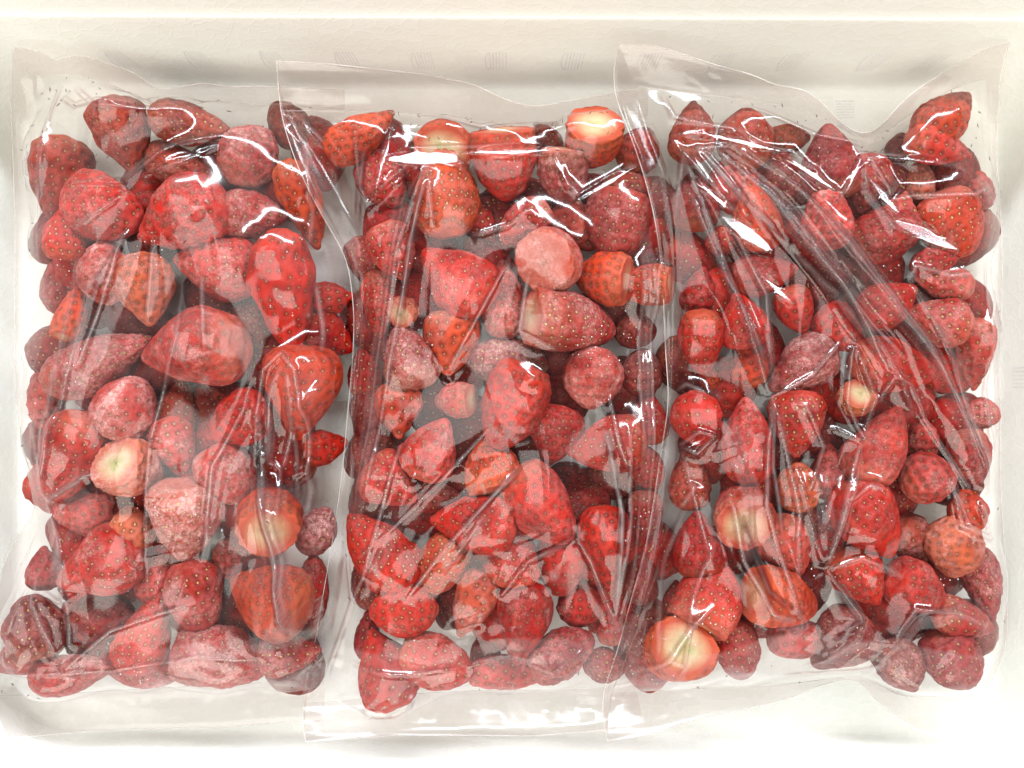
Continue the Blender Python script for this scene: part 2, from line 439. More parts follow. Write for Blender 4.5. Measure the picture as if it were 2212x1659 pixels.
# x y length width tip_angle layer colour frost shape look        (shape: n cone, l long, k round, b blunt, w wedge, f cut face up, e cut end beside)
LEFT = """
267 294 150 122 -75 2 b .35 n dull brick red blunt
412 270 172 92 -12 2 b .35 l dull red tapering sideways
540 335 138 126 60 2 c .75 k frost-dusted crimson round
622 268 105 88 120 1 b .4 k dim brick red
392 360 155 88 -20 1 b .3 n brownish red half hidden
128 390 175 128 -100 1 b .25 n large orange-brown
228 455 158 138 -30 2 r .35 b wide red folded-film-covered
142 498 118 92 88 2 r .25 w bright red pointed triangular
388 470 210 158 200 2.6 r .55 n big bright pink-red yellow-seeded
553 462 134 106 0 2 c .6 n dark crimson plump
657 445 190 92 -70 2 o .15 l narrow orange-red upright
226 588 132 112 100 2 p .95 k round white-frosted
318 628 150 125 -80 2.3 s .6 n pale salmon blunt
465 578 172 136 175 2 p .6 n pinkish purple wide
614 637 258 138 -88 2.6 r .12 l long bright scarlet hanging down
132 605 135 82 90 0 u .5 n dull purple half hidden
157 672 120 62 85 2 o .3 e narrow slice with a cream side
205 665 95 90 0 0 p .8 k greyish pink underneath
215 780 236 118 25 2 c .7 l long frosted crimson
412 752 236 158 185 2.4 r .6 n large rose red pointing left
542 707 102 84 -60 1 b .6 k small brown frosted
718 645 92 78 10 1 r .0 n glossy deep red
712 727 118 100 -30 1 c .0 n glossy dark red
652 853 198 160 -100 2 o .2 w large orange triangular
100 868 118 76 -90 1 p .65 b pink barrel-shaped
271 880 142 130 70 2.3 p .95 k round pale pink frost-covered
385 880 120 96 90 1 b .3 n dim brown
382 972 135 90 -70 2 r .6 n knobbly red frosted
507 915 152 120 210 2.3 r .3 n bright red
157 990 196 140 -110 2 r .35 n tall red seeded
293 1020 145 132 -60 2.2 s .9 f white-hearted round
490 1028 130 124 -60 2.2 p .7 b pink blunt
706 965 92 78 10 1 r .05 n deep red small
182 1110 150 96 180 1 p .6 n hazy pink
285 1145 102 96 90 2 s .5 k small pale orange
402 1130 180 165 -95 2.2 p 1.0 w big thickly frosted
583 1110 152 134 120 2.3 o .1 f cream-cored orange
684 1145 108 88 60 1 u .8 k dark purple frosted
215 1222 182 150 205 2.3 r .5 n shiny red
96 1225 90 68 90 1 u .5 n dim purple
345 1235 125 95 90 1 p .5 n dusty pink
292 1268 82 66 0 0 d .1 n dark red deep-lying
511 1200 88 80 10 1 c .4 n dark red small
427 1305 178 122 -80 2.2 c .45 n upright dusky red
577 1290 182 162 165 2.6 o .15 n bright orange-red seeded
680 1290 165 60 -90 1 c .2 l dark red narrow
222 1335 132 106 0 1 d .3 k dark red rounded
318 1365 165 112 68 2 r .4 n red steeply leaning
76 1352 132 120 100 2 d .4 b dark red
46 1415 125 92 200 1 c .5 n dusky pink corner
162 1453 178 88 10 2 c .65 n pink low wide
316 1435 145 98 -20 1 c .6 b rosy
485 1420 200 132 -10 2 c .8 b large frosted crimson
628 1412 125 92 0 2 c .5 n crimson yellow-seeded
"""
MID = """
783 290 165 92 35 2 o .3 n orange-brown pointing up
826 395 120 100 -60 1 c .5 b dull red
965 315 120 122 90 1 o .15 f cream-cut upright
965 402 208 138 92 2 o .45 n tall pitted orange with a frosted tip
1088 360 146 140 -85 2 r .3 e wide red with a pale cut top
1180 305 78 66 120 0 b .4 k dim grey-red
1215 385 118 108 -90 2 u .55 e purple-red with a pale scar
1280 315 118 122 -90 2 o .1 f greenish-cream cut
1380 325 98 96 60 1 b .3 k dull brown-red
1290 405 78 66 0 0 c .3 n dim small red
1362 405 112 84 10 1 b .3 n dim brown
1130 482 120 86 215 2 p .5 b pale pink lobed
1043 487 82 74 -50 1 c .1 n dark red small
1060 530 110 60 0 0 b .5 n dim brown flat
1243 495 118 98 -50 1 b .3 n brown seeded
1333 490 150 138 -100 2 c .4 b large crimson
1196 558 152 138 45 2.5 p .75 f salmon-pink cut-faced
1298 600 116 112 170 2 o .2 e orange with a square cut end
849 547 124 106 -70 2.2 r .5 n bright red white-rimmed
982 600 182 140 140 2.4 r .35 n pink-shouldered red
1092 645 165 98 90 1 p .8 l hazy pink tall
1388 614 116 86 175 2 o .2 e red with a white cut side
822 660 140 82 -90 1 r .4 n red behind clear pleats
876 668 84 66 60 2 s .5 f glowing cream
1240 697 200 132 -8 2.4 c .6 e crimson broken-sided
972 742 136 128 -95 2 o .3 n orange-red
880 765 148 118 110 2.2 c .75 n heavily frosted
1088 783 182 106 175 1 u .95 k hazy mauve
1282 818 132 124 -90 2.2 p .8 k frosty pink round
790 797 125 72 90 0 c .1 n dim red at the bag edge
1373 714 88 80 0 1 d .3 k dark shadowed
1385 804 102 92 90 1 d .35 k dull crimson square
859 888 118 104 -90 2 o .45 n shiny orange
980 863 82 78 180 2 p .55 e small pale hollow-ended
1108 882 186 140 -110 2.7 r .3 b arched seeded
935 967 136 122 60 2.4 r .5 n frosted red plump
1199 943 126 118 -100 2 c .2 n deep orange-red
1308 963 165 124 195 2.4 r .4 n seeded red pointing left
1063 1005 122 118 100 2 o .25 e cream-bottomed
845 1047 126 122 -40 2.3 r .35 n deeply pitted
935 1070 120 80 0 1 c .3 n dim red
1171 1095 185 134 -55 2.6 r .35 b half-veiled pitted
1020 1128 180 126 175 2.6 r .25 n scarlet pointing left
1230 1032 98 66 0 0 d .1 k very dark red
818 1190 200 138 135 2 r .15 l large glossy red slanting
1110 1200 130 122 75 2.2 r .35 n red frosted cheek
950 1222 132 104 -120 2.2 o .35 b orange-red squared
1213 1222 128 106 -90 1.6 c .2 b purplish crimson
1311 1184 168 118 -85 2.4 r .15 n vivid red pointed
1022 1305 145 98 -110 2.3 s .35 n salmon
870 1316 142 120 180 2.3 r .2 k ridged red
1130 1347 170 118 -95 2.5 c .35 n crimson pointed
1252 1302 98 94 90 1 c .25 k dull red round
1318 1343 92 58 90 1 c .3 n small red
832 1440 165 130 110 2.2 r .25 n red with a pale flank
946 1430 155 112 -15 2.2 r .55 b red white-crusted
1217 1410 145 100 25 2 u .6 b greyish pink
1110 1450 180 68 0 1 p .5 b flat pink film-covered
1307 1437 88 74 0 1 u .5 k dim mauve
1048 1402 86 66 90 0 u .1 n purple deep-lying
795 1370 105 62 90 0 u .1 n purple shadowed
1400 900 112 84 90 1 c .2 n dark red beside the overlap
1398 1012 100 80 -60 1 c .3 k crimson beside the overlap
1392 1125 125 78 -90 1 c .3 n dim crimson
1385 1245 110 74 90 1 d .3 n dark red under the overlap
"""
RIGHT = """
1495 282 130 96 88 2 b .35 n dull red upright
1608 300 128 118 95 2 b .4 k knobbly dull red
1702 302 92 62 0 0 s .5 k hazy pale orange
1790 348 155 128 100 2 u .35 n broad mauve-red
2046 252 155 106 40 2 o .25 n orange pitted
2034 318 142 84 -15 2.2 r .3 w red wing-shaped
1944 320 66 56 90 0 d .2 k dark small
1590 405 128 112 -70 1 p .45 k dusky pink
1500 430 130 112 90 1 d .15 n very dark red
1698 405 130 112 -30 1 d .2 n dark maroon
1632 465 150 100 100 2.2 o .35 n pale-topped orange
1784 458 150 108 92 2.3 r .6 n pinkish red upright
1866 400 120 112 -90 1 c .4 n dusky crimson
1946 450 74 66 70 2 p .5 n small pink
1918 505 152 114 20 2 c .35 b dark crimson wide
2058 488 142 134 -60 2 o .3 b large rusty red
2030 560 118 66 20 2 c .4 n red flat
1985 392 84 62 90 1 s .6 b hazy salmon
2112 405 90 64 90 1 c .5 n dim rosy
2035 612 118 70 170 2 p .7 n pale pink flat
1556 520 66 60 180 1 p .4 k small pink
1655 592 142 90 10 2 c .45 n crimson film-streaked
1765 545 120 88 -40 1 d .15 n maroon under the long fold
1800 592 128 92 20 0 d .15 k deep maroon
1720 672 104 82 -70 2 r .3 n red orange-tipped
1605 690 118 102 100 2.2 r .3 n bright red rounded
1510 625 98 76 80 1 c .3 n dull crimson
1515 745 142 98 -85 2.2 r .2 n red deep-pitted
1531 820 54 46 -90 1 o .2 k tiny orange-red
1615 785 102 90 100 1 o .3 n dim orange
1728 795 160 116 215 2.2 u .85 n purple frosted
1818 718 124 96 -45 2 r .3 n red slanting
1920 655 134 104 30 2 r .25 n deep red
1937 793 184 124 -10 2.5 r .2 n large smooth red
2022 690 130 104 160 2 p .6 n pink
2104 768 148 78 -90 1.5 p .6 n tall mauve-pink
1842 868 128 78 -85 2.4 s .2 f white-fleshed with orange top
1503 905 116 106 -80 2.2 r .3 k shiny red
1614 950 182 110 90 2.4 r .4 l long pinkish red
1722 917 140 120 -85 2.3 r .4 n seeded salmon-red
1903 960 182 120 60 2.3 p .45 n rosy slanting
1993 952 92 66 90 1 p .5 k dim pink
2005 1032 112 108 20 2.1 p .55 k pinkish red rounded
1790 1015 112 92 90 1 p .4 n pale hazy pink
2095 995 125 90 -80 1.6 c .4 n crimson
1490 1030 132 88 90 1 b .2 n dim rust
1880 1130 186 146 -55 2.5 r .25 n large vivid red
1722 1052 104 94 90 2 s .3 k smooth pale orange
1604 1100 142 126 70 2.3 r .45 f white-and-green-cored
2090 1100 84 76 90 2 o .15 b small orange-red
2059 1182 132 116 -90 2 s .6 k pale salmon film-wrapped
2122 1262 152 84 -80 1.5 u .5 n mauve
1857 1250 130 118 -60 2.2 r .3 n bright pitted red
1985 1275 146 114 -30 2.1 r .4 n half-pink
1970 1175 120 92 -60 1 b .5 n dim brown
1507 1175 138 118 95 2 c .15 n dark red pointing up
1536 1283 155 136 60 2.4 r .3 e seeded red with cream base
1696 1184 132 108 -60 2 p .4 b pink-flanked
1696 1295 170 124 -20 2.2 o .25 e vivid orange
1462 1408 145 145 -90 2.6 o .05 f large cream cut-faced
1591 1405 120 100 -80 2 c .35 b dark red waxy
1726 1378 124 84 0 1.6 p .5 b pink film-covered
1810 1387 150 126 -135 2 d .35 n dark crimson
1949 1446 120 104 -60 1.6 d .6 n dark maroon
2059 1429 128 122 -60 1.8 u .45 b purple-pink
2088 1340 146 84 -20 2 c .4 n rosy pointing right
1970 1345 86 72 0 0 u .4 k dim mauve
2122 893 78 66 0 1 p .6 k hazy rosy
1460 1300 96 66 90 0 c .3 n dim crimson
"""
ORD = ['first', 'second', 'third', 'fourth', 'fifth', 'sixth', 'seventh', 'eighth', 'ninth', 'tenth', 'eleventh', 'twelfth', 'thirteenth', 'fourteenth', 'fifteenth', 'sixteenth', 'seventeenth', 'eighteenth']

def parse(txt):
    out = []
    for l in txt.strip().splitlines():
        t = l.split()
        out.append(dict(x=float(t[0]), y=float(t[1]), L=float(t[2]), W=float(t[3]), a=float(t[4]), lay=float(t[5]), col=t[6], fr=float(t[7]), sh=t[8], look=' '.join(t[9:])))
    return out

SEEDV = np.array([(1, 0, 0), (-1, 0, 0), (0, 1, 0), (0, -1, 0), (0, 0, 1), (0, 0, -1)], float)
SEEDF = np.array([(0, 2, 4), (2, 1, 4), (1, 3, 4), (3, 0, 4), (2, 0, 5), (1, 2, 5), (3, 1, 5), (0, 3, 5)])

HM = {k: np.zeros((520, 640)) for k in ('left', 'middle', 'right')}
def to_map(bag, W):
    xi = np.clip(np.round((W[:, 0] + .32) * 1000).astype(int), 1, 638); yi = np.clip(np.round((W[:, 1] + .26) * 1000).astype(int), 1, 518)
    H = HM[bag]
    for dx in (-1, 0, 1):
        for dy in (-1, 0, 1):
            np.maximum.at(H, (yi + dy, xi + dx), W[:, 2])

def berry(b, bag):
    r = np.random.default_rng(int(b['x'] * 7 + b['y'] * 13))
    lay = b['lay']
    z = 0.0165 + 0.0098 * lay
    k = (HC - z) / FPX
    L = b['L'] * k * 1.02; W = b['W'] * k * 1.02
    sh = b['sh']
    tilt = {'f': -62, 'e': -24}.get(sh, r.uniform(-14, 10))
    if sh == 'f': L = W * 0.95
    taper = {'n': .44, 'l': .36, 'k': .08, 'b': .14, 'w': .52, 'f': .18, 'e': .16}[sh]
    sq = {'n': .88, 'l': .95, 'k': .98, 'b': .72, 'w': .80, 'f': .9, 'e': .8}[sh]
    s0 = {'f': .32, 'e': .28, 'l': .10, 'k': .07, 'n': .12, 'b': .16, 'w': .15}[sh]
    nph, ns, nc = (52, 34, 6) if lay < 0 else (78, 50, 9)
    s = np.concatenate([np.full(nc, s0), np.linspace(s0, 1, ns)])
    zz = -np.cos(np.pi * s)
    def rad(s):
        c = -np.cos(np.pi * s)
        return np.sin(np.pi * s) ** sq * (1 - taper * c) * (1 - 0.26 * np.clip(c, 0, 1) ** 2)
    rr = rad(s)
    capf = np.concatenate([np.linspace(0.0, 0.94, nc), np.ones(ns)])
    rmax = rad(np.linspace(s0, .95, 80)).max()
    rr = rr / rmax * capf
    z0, z1 = -math.cos(math.pi * s0), 1.0
    ax = ((zz - z0) / (z1 - z0) - 0.5)
    capb = np.concatenate([0.035 * (1 - np.linspace(0, .94, nc) ** 2), np.zeros(ns)])   # slight bulge of the cap
    if sh in 'fe': capb *= 0.6
    ph = np.linspace(0, 2 * np.pi, nph, endpoint=False)
    A, PH = np.meshgrid(ax - capb, ph, indexing='ij')
    R = np.repeat(rr[:, None], nph, 1)
    flat = r.uniform(0.86, 1.0)
    X = R * np.cos(PH); Y = R * np.sin(PH)
    # lumps
    lump = np.zeros_like(R)
    for _ in range(5):
        f = r.normal(size=3) * 2.1; p0 = r.uniform(0, 6.28)
        lump += 0.022 * np.sin(f[0] * X + f[1] * Y + f[2] * A * 3 + p0)
    for _ in range(5):
        f = r.normal(size=3) * 5.5; p0 = r.uniform(0, 6.28)
        lump += 0.009 * np.sin(f[0] * X + f[1] * Y + f[2] * A * 3 + p0)
    nr = r.integers(9, 15)
    rimw = np.exp(-((A + 0.5) / 0.10) ** 2) * (capf[:, None] > 0.9)
    lump += 0.022 * rimw * (1 + .6 * np.sin(2 * PH + 1)) * np.cos(nr * PH + r.uniform(0, 6))
    if sh in 'fe': lump += 0.016 * np.exp(-((A + 0.5) / 0.05) ** 2) * (capf[:, None] > 0.9) * np.sin(21 * PH + 3 * np.sin(2 * PH))
    capm = (capf[:, None] < 0.97)
    X = X * (1 + lump); Y = Y * (1 + lump)
    bend = r.uniform(-.10, .10)
    X = X * W / 2; Y = Y * W / 2 * flat
    Z = A * L
    Z = Z + np.where(capm, 0.018 * L * np.sin(3 * PH + 2) * capf[:, None], 0)
    X = X + bend * W * ((A + .1) * 2) ** 2 * 0.5
    V = np.stack([X, Y, Z], -1).reshape(-1, 3)
    F = grid_faces(nph, len(s), wrap=True)
    nrm = vnormals(V, F)
    # seeds
    circ = math.pi * W
    sp = 0.0046 * r.uniform(.88, 1.2)
    rows = max(5, int(L / (sp * 0.86)))
    pts = []
    sgrid = np.linspace(s0, 1, ns)
    axs = (-np.cos(np.pi * sgrid) - z0) / (z1 - z0)
    for i in range(rows):
        t = (i + 0.6) / (rows + 0.1)
        row = nc + int(np.clip(np.interp(t, axs, np.arange(ns)), 1, ns - 2))
        n = max(3, int(round(rr[row] * circ / sp)))
        for j in range(n):
            c = int(((j + 0.5 * (i % 2) + r.uniform(-.18, .18)) / n * nph)) % nph
            rw = int(np.clip(row + r.integers(-1, 2), nc + 1, len(s) - 3))
            pts.append(rw * nph + c)
    pts = np.array(sorted(set(pts)))
    SP = V[pts]
    pit = np.zeros(len(V))
    deep = r.uniform(.6, 1.0) * 0.0012
    pr = r.uniform(0.0012, 0.0016)
    d2 = ((V[:, None, :] - SP[None]) ** 2).sum(-1).min(1)
    pit = np.exp(-d2 / (pr * pr) * 1.2)
    bumpout = np.exp(-((np.sqrt(d2) - 1.7 * pr) / (0.9 * pr)) ** 2)
    V2 = V - np.abs(1) * nrm * 0
    sgn = np.sign((nrm * (V - np.array([0, 0, 0]))).sum(1)); 
    out = nrm * (1 if sgn.mean() > 0 else -1)
    keep = np.repeat(capf, nph) >= 0.99
    V2 = V - out * ((deep * pit - 0.00022 * bumpout) * keep)[:, None]
    V2 += out * (0.00016 * r.normal(size=len(V)))[:, None] * b['fr']
    if sgn.mean() > 0: faces = F
    else: faces = F[:, ::-1]
    o = mesh_obj('strawberry', V2, faces, BERRY)
    me = o.data
    core = np.where(sh in 'fe', (.34 if b['col'] == 'p' and b['x'] > 1100 and b['x'] < 1300 else (1.0 if sh == 'f' else .72)), 0.3) * (1 - capf ** 1.9) * r.uniform(.75, 1.0)
    if sh not in 'fe': core = core * r.uniform(0.3, 1)
    core = np.repeat(core, nph) * (1 + 0.05 * np.tile(np.sin(3 * ph + r.uniform(0, 6)), len(s))) + 0.0
    for nm, dat in (('core', core), ('pit', pit * keep), ('pale', np.repeat(np.clip(1 - (ax + .5) / (.42 if sh in 'fe' else .24), 0, 1) * (.40 if sh in 'fe' else r.choice([0, .1, .4])), nph))):
        at = me.attributes.new(nm, 'FLOAT', 'POINT'); at.data.foreach_set('value', dat.astype(np.float32))
    a = math.radians(b['a']); t = math.radians(tilt)
    tip = Vector((math.cos(a) * math.cos(t), math.sin(a) * math.cos(t), math.sin(t)))
    side = Vector((-math.sin(a), math.cos(a), 0)); up = tip.cross(side)
    roll = r.uniform(-0.5, 0.5)
    s2 = side * math.cos(roll) + up * math.sin(roll); u2 = tip.cross(s2)
    M = Matrix((s2, u2, tip)).transposed().to_4x4()
    loc = P(b['x'], b['y'], z)
    M.translation = Vector(loc)
    o.matrix_world = M
    to_map(bag, V2 @ np.array(M.to_3x3()).T + loc)
    c = COLS[b['col']]; v = r.uniform(.88, 1.12)
    o.color = (min(1, c[0] * v), c[1] * v * r.uniform(.8, 1.25), c[2] * v, 1)
    o['frost'] = float(b['fr'])
    # seeds as one uncountable part
    sn = out[pts]; 
    tdir = np.cross(sn, np.cross(np.array([0, 0, 1.0]), sn)); tdir /= np.maximum(np.linalg.norm(tdir, axis=1, keepdims=True), 1e-9)
    bdir = np.cross(sn, tdir)
    cpos = V2[pts] + sn * 0.00008
    sv = cpos[:, None, :] + SEEDV[None, :, 0:1] * tdir[:, None] * 0.00098 + SEEDV[None, :, 1:2] * bdir[:, None] * 0.00064 + SEEDV[None, :, 2:3] * sn[:, None] * 0.00034
    sf = (SEEDF[None] + 6 * np.arange(len(pts))[:, None, None]).reshape(-1, 3)
    so = mesh_obj('seeds', sv.reshape(-1, 3), sf, SEED, o)
    so['kind'] = 'stuff'
    b.update(z=z, loc=loc, hl=L / 2 * math.cos(t) + W * .12 * abs(math.sin(t)), hw=W / 2, hh=W / 2 * flat, ang=a)
    return o

ALL = {}
for bag, txt in (('left', LEFT), ('middle', MID), ('right', RIGHT)):
    ALL[bag] = parse(txt)
    for q in ALL[bag]: q['o'] = berry(q, bag)
# the pile is more than one berry deep: lower ones mostly coloured dark to imitate shade in the gaps
BRIGHT_GAPS = [(742, 575, 34), (738, 900, 50), (705, 1045, 58), (270, 372, 34), (762, 1320, 70), (700, 820, 20), (1650, 1450, 50), (1790, 1300, 0), (940, 340, 30), (1880, 320, 60), (1180, 340, 20), (2100, 600, 40)]
r = np.random.default_rng(5)
for bag, (xa, xb) in (('left', (115, 690)), ('middle', (800, 1400)), ('right', (1480, 2075))):
    H = HM[bag]; cap = {'left': 92, 'middle': 101, 'right': 105}[bag]
    for thr, wn in ((.35, 6), (.55, 6), (.7, 5), (.8, 4), (.9, 4), (.93, 3)):
        for _ in range(500):
            if len(ALL[bag]) >= cap: break
            px = r.uniform(xa, xb); py = r.uniform(330 if bag != 'right' else 370, 1430 if bag != 'right' else 1385)
            if any(math.hypot(px - g[0], py - g[1]) < g[2] * .8 + 26 for g in BRIGHT_GAPS): continue
            wx, wy, _z = P(px, py, .018)
            i, j = int((wy + .26) * 1000), int((wx + .32) * 1000)
            sub = H[i - wn:i + wn + 1, j - wn:j + wn + 1]
            if (sub > 0).mean() > thr: continue
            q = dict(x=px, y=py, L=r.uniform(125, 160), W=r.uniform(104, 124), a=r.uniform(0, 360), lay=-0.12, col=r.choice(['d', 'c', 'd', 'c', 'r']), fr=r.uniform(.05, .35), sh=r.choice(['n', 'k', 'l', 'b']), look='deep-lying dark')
            q['o'] = berry(q, bag); ALL[bag].append(q)
for bag, L in ALL.items():
    order = sorted(L, key=lambda q: q['y']); per = 6
    for ri in range(0, len(order), per):
        for i, q in enumerate(sorted(order[ri:ri + per], key=lambda q: q['x'])):
            tag(q['o'], f"{q['look']} strawberry, {ORD[i]} from left, {ORD[ri // per]} row of {bag} bag", 'strawberry', f'frozen strawberries in the {bag} bag')

# ------------------------------------------------------------------ the bags
def resample(pts, n, own=None):
    a = np.array([P(*p) for p in pts])
    d = np.r_[0, np.cumsum(np.linalg.norm(np.diff(a, axis=0), axis=1))]; d /= d[-1]
    # Catmull-like smoothing: sample linearly, then blur
    t = np.linspace(0, 1, n)
    out = np.stack([np.interp(t, d, a[:, k]) for k in range(3)], 1)
    kk = max(1, n // 45)
    for _ in range(3):
        pad = np.concatenate([out[:1].repeat(kk, 0) * 2 - out[1:kk + 1][::-1], out, out[-1:].repeat(kk, 0) * 2 - out[-kk - 1:-1][::-1]])
        ker = np.ones(2 * kk + 1) / (2 * kk + 1)
        out2 = np.stack([np.convolve(pad[:, k], ker, 'valid') for k in range(3)], 1)
        out2[0] = out[0]; out2[-1] = out[-1]; out = out2
    return out

def coons(top, bot, left, right):
    nu = len(top); nv = len(left)
    u = np.linspace(0, 1, nu)[None, :, None]; v = np.linspace(0, 1, nv)[:, None, None]
    S = (1 - v) * top[None] + v * bot[None] + (1 - u) * left[:, None] + u * right[:, None]
    S -= (1 - u) * (1 - v) * top[0] + u * (1 - v) * top[-1] + (1 - u) * v * bot[0] + u * v * bot[-1]
    return S

def relax(Z, O, it, fixed=1):
    for _ in range(it):
        A = 0.25 * (Z[:-2, 1:-1] + Z[2:, 1:-1] + Z[1:-1, :-2] + Z[1:-1, 2:])
        Z[1:-1, 1:-1] = np.maximum(A, O[1:-1, 1:-1])
    return Z

def polydist(X, Y, pts):
    """distance to polyline and arc parameter 0..1"""
    pts = np.array(pts); seg = np.diff(pts, axis=0); ln = np.linalg.norm(seg, axis=1); cum = np.r_[0, np.cumsum(ln)]
    D = np.full(X.shape, 1e9); T = np.zeros(X.shape)
    for i in range(len(seg)):
        t = ((X - pts[i, 0]) * seg[i, 0] + (Y - pts[i, 1]) * seg[i, 1]) / max(ln[i] ** 2, 1e-12)
        t = np.clip(t, 0, 1)
        d = np.hypot(X - pts[i, 0] - t * seg[i, 0], Y - pts[i, 1] - t * seg[i, 1])
        m = d < D
        D[m] = d[m]; T[m] = (cum[i] + t[m] * ln[i]) / cum[-1]
    return D, T

GLARE_FACETS = {'left': [(335, 392, 480, 328, 5), (175, 408, 290, 405, 4)],
    'middle': [(840, 352, 1010, 346, 17), (1000, 346, 1195, 340, 6), (1198, 345, 1225, 420, 4), (1245, 440, 1375, 365, 5), (800, 450, 885, 372, 4), (845, 285, 818, 430, 4)],
    'right': [(1510, 297, 1700, 345, 7), (1695, 345, 1790, 422, 7), (1812, 425, 1852, 345, 4), (1860, 340, 2010, 352, 4), (1500, 400, 1570, 480, 7), (1555, 475, 1650, 550, 20), (1868, 385, 1925, 470, 9), (1925, 480, 2050, 545, 15), (1640, 600, 1700, 660, 8), (1480, 965, 1520, 945, 4)]}

def upz(Z, shape):
    r0 = np.linspace(0, Z.shape[0] - 1, shape[0]); c0 = np.linspace(0, Z.shape[1] - 1, shape[1])
    t = np.stack([np.interp(c0, np.arange(Z.shape[1]), row) for row in Z])
    return np.stack([np.interp(r0, np.arange(Z.shape[0]), t[:, j]) for j in range(t.shape[1])], 1)

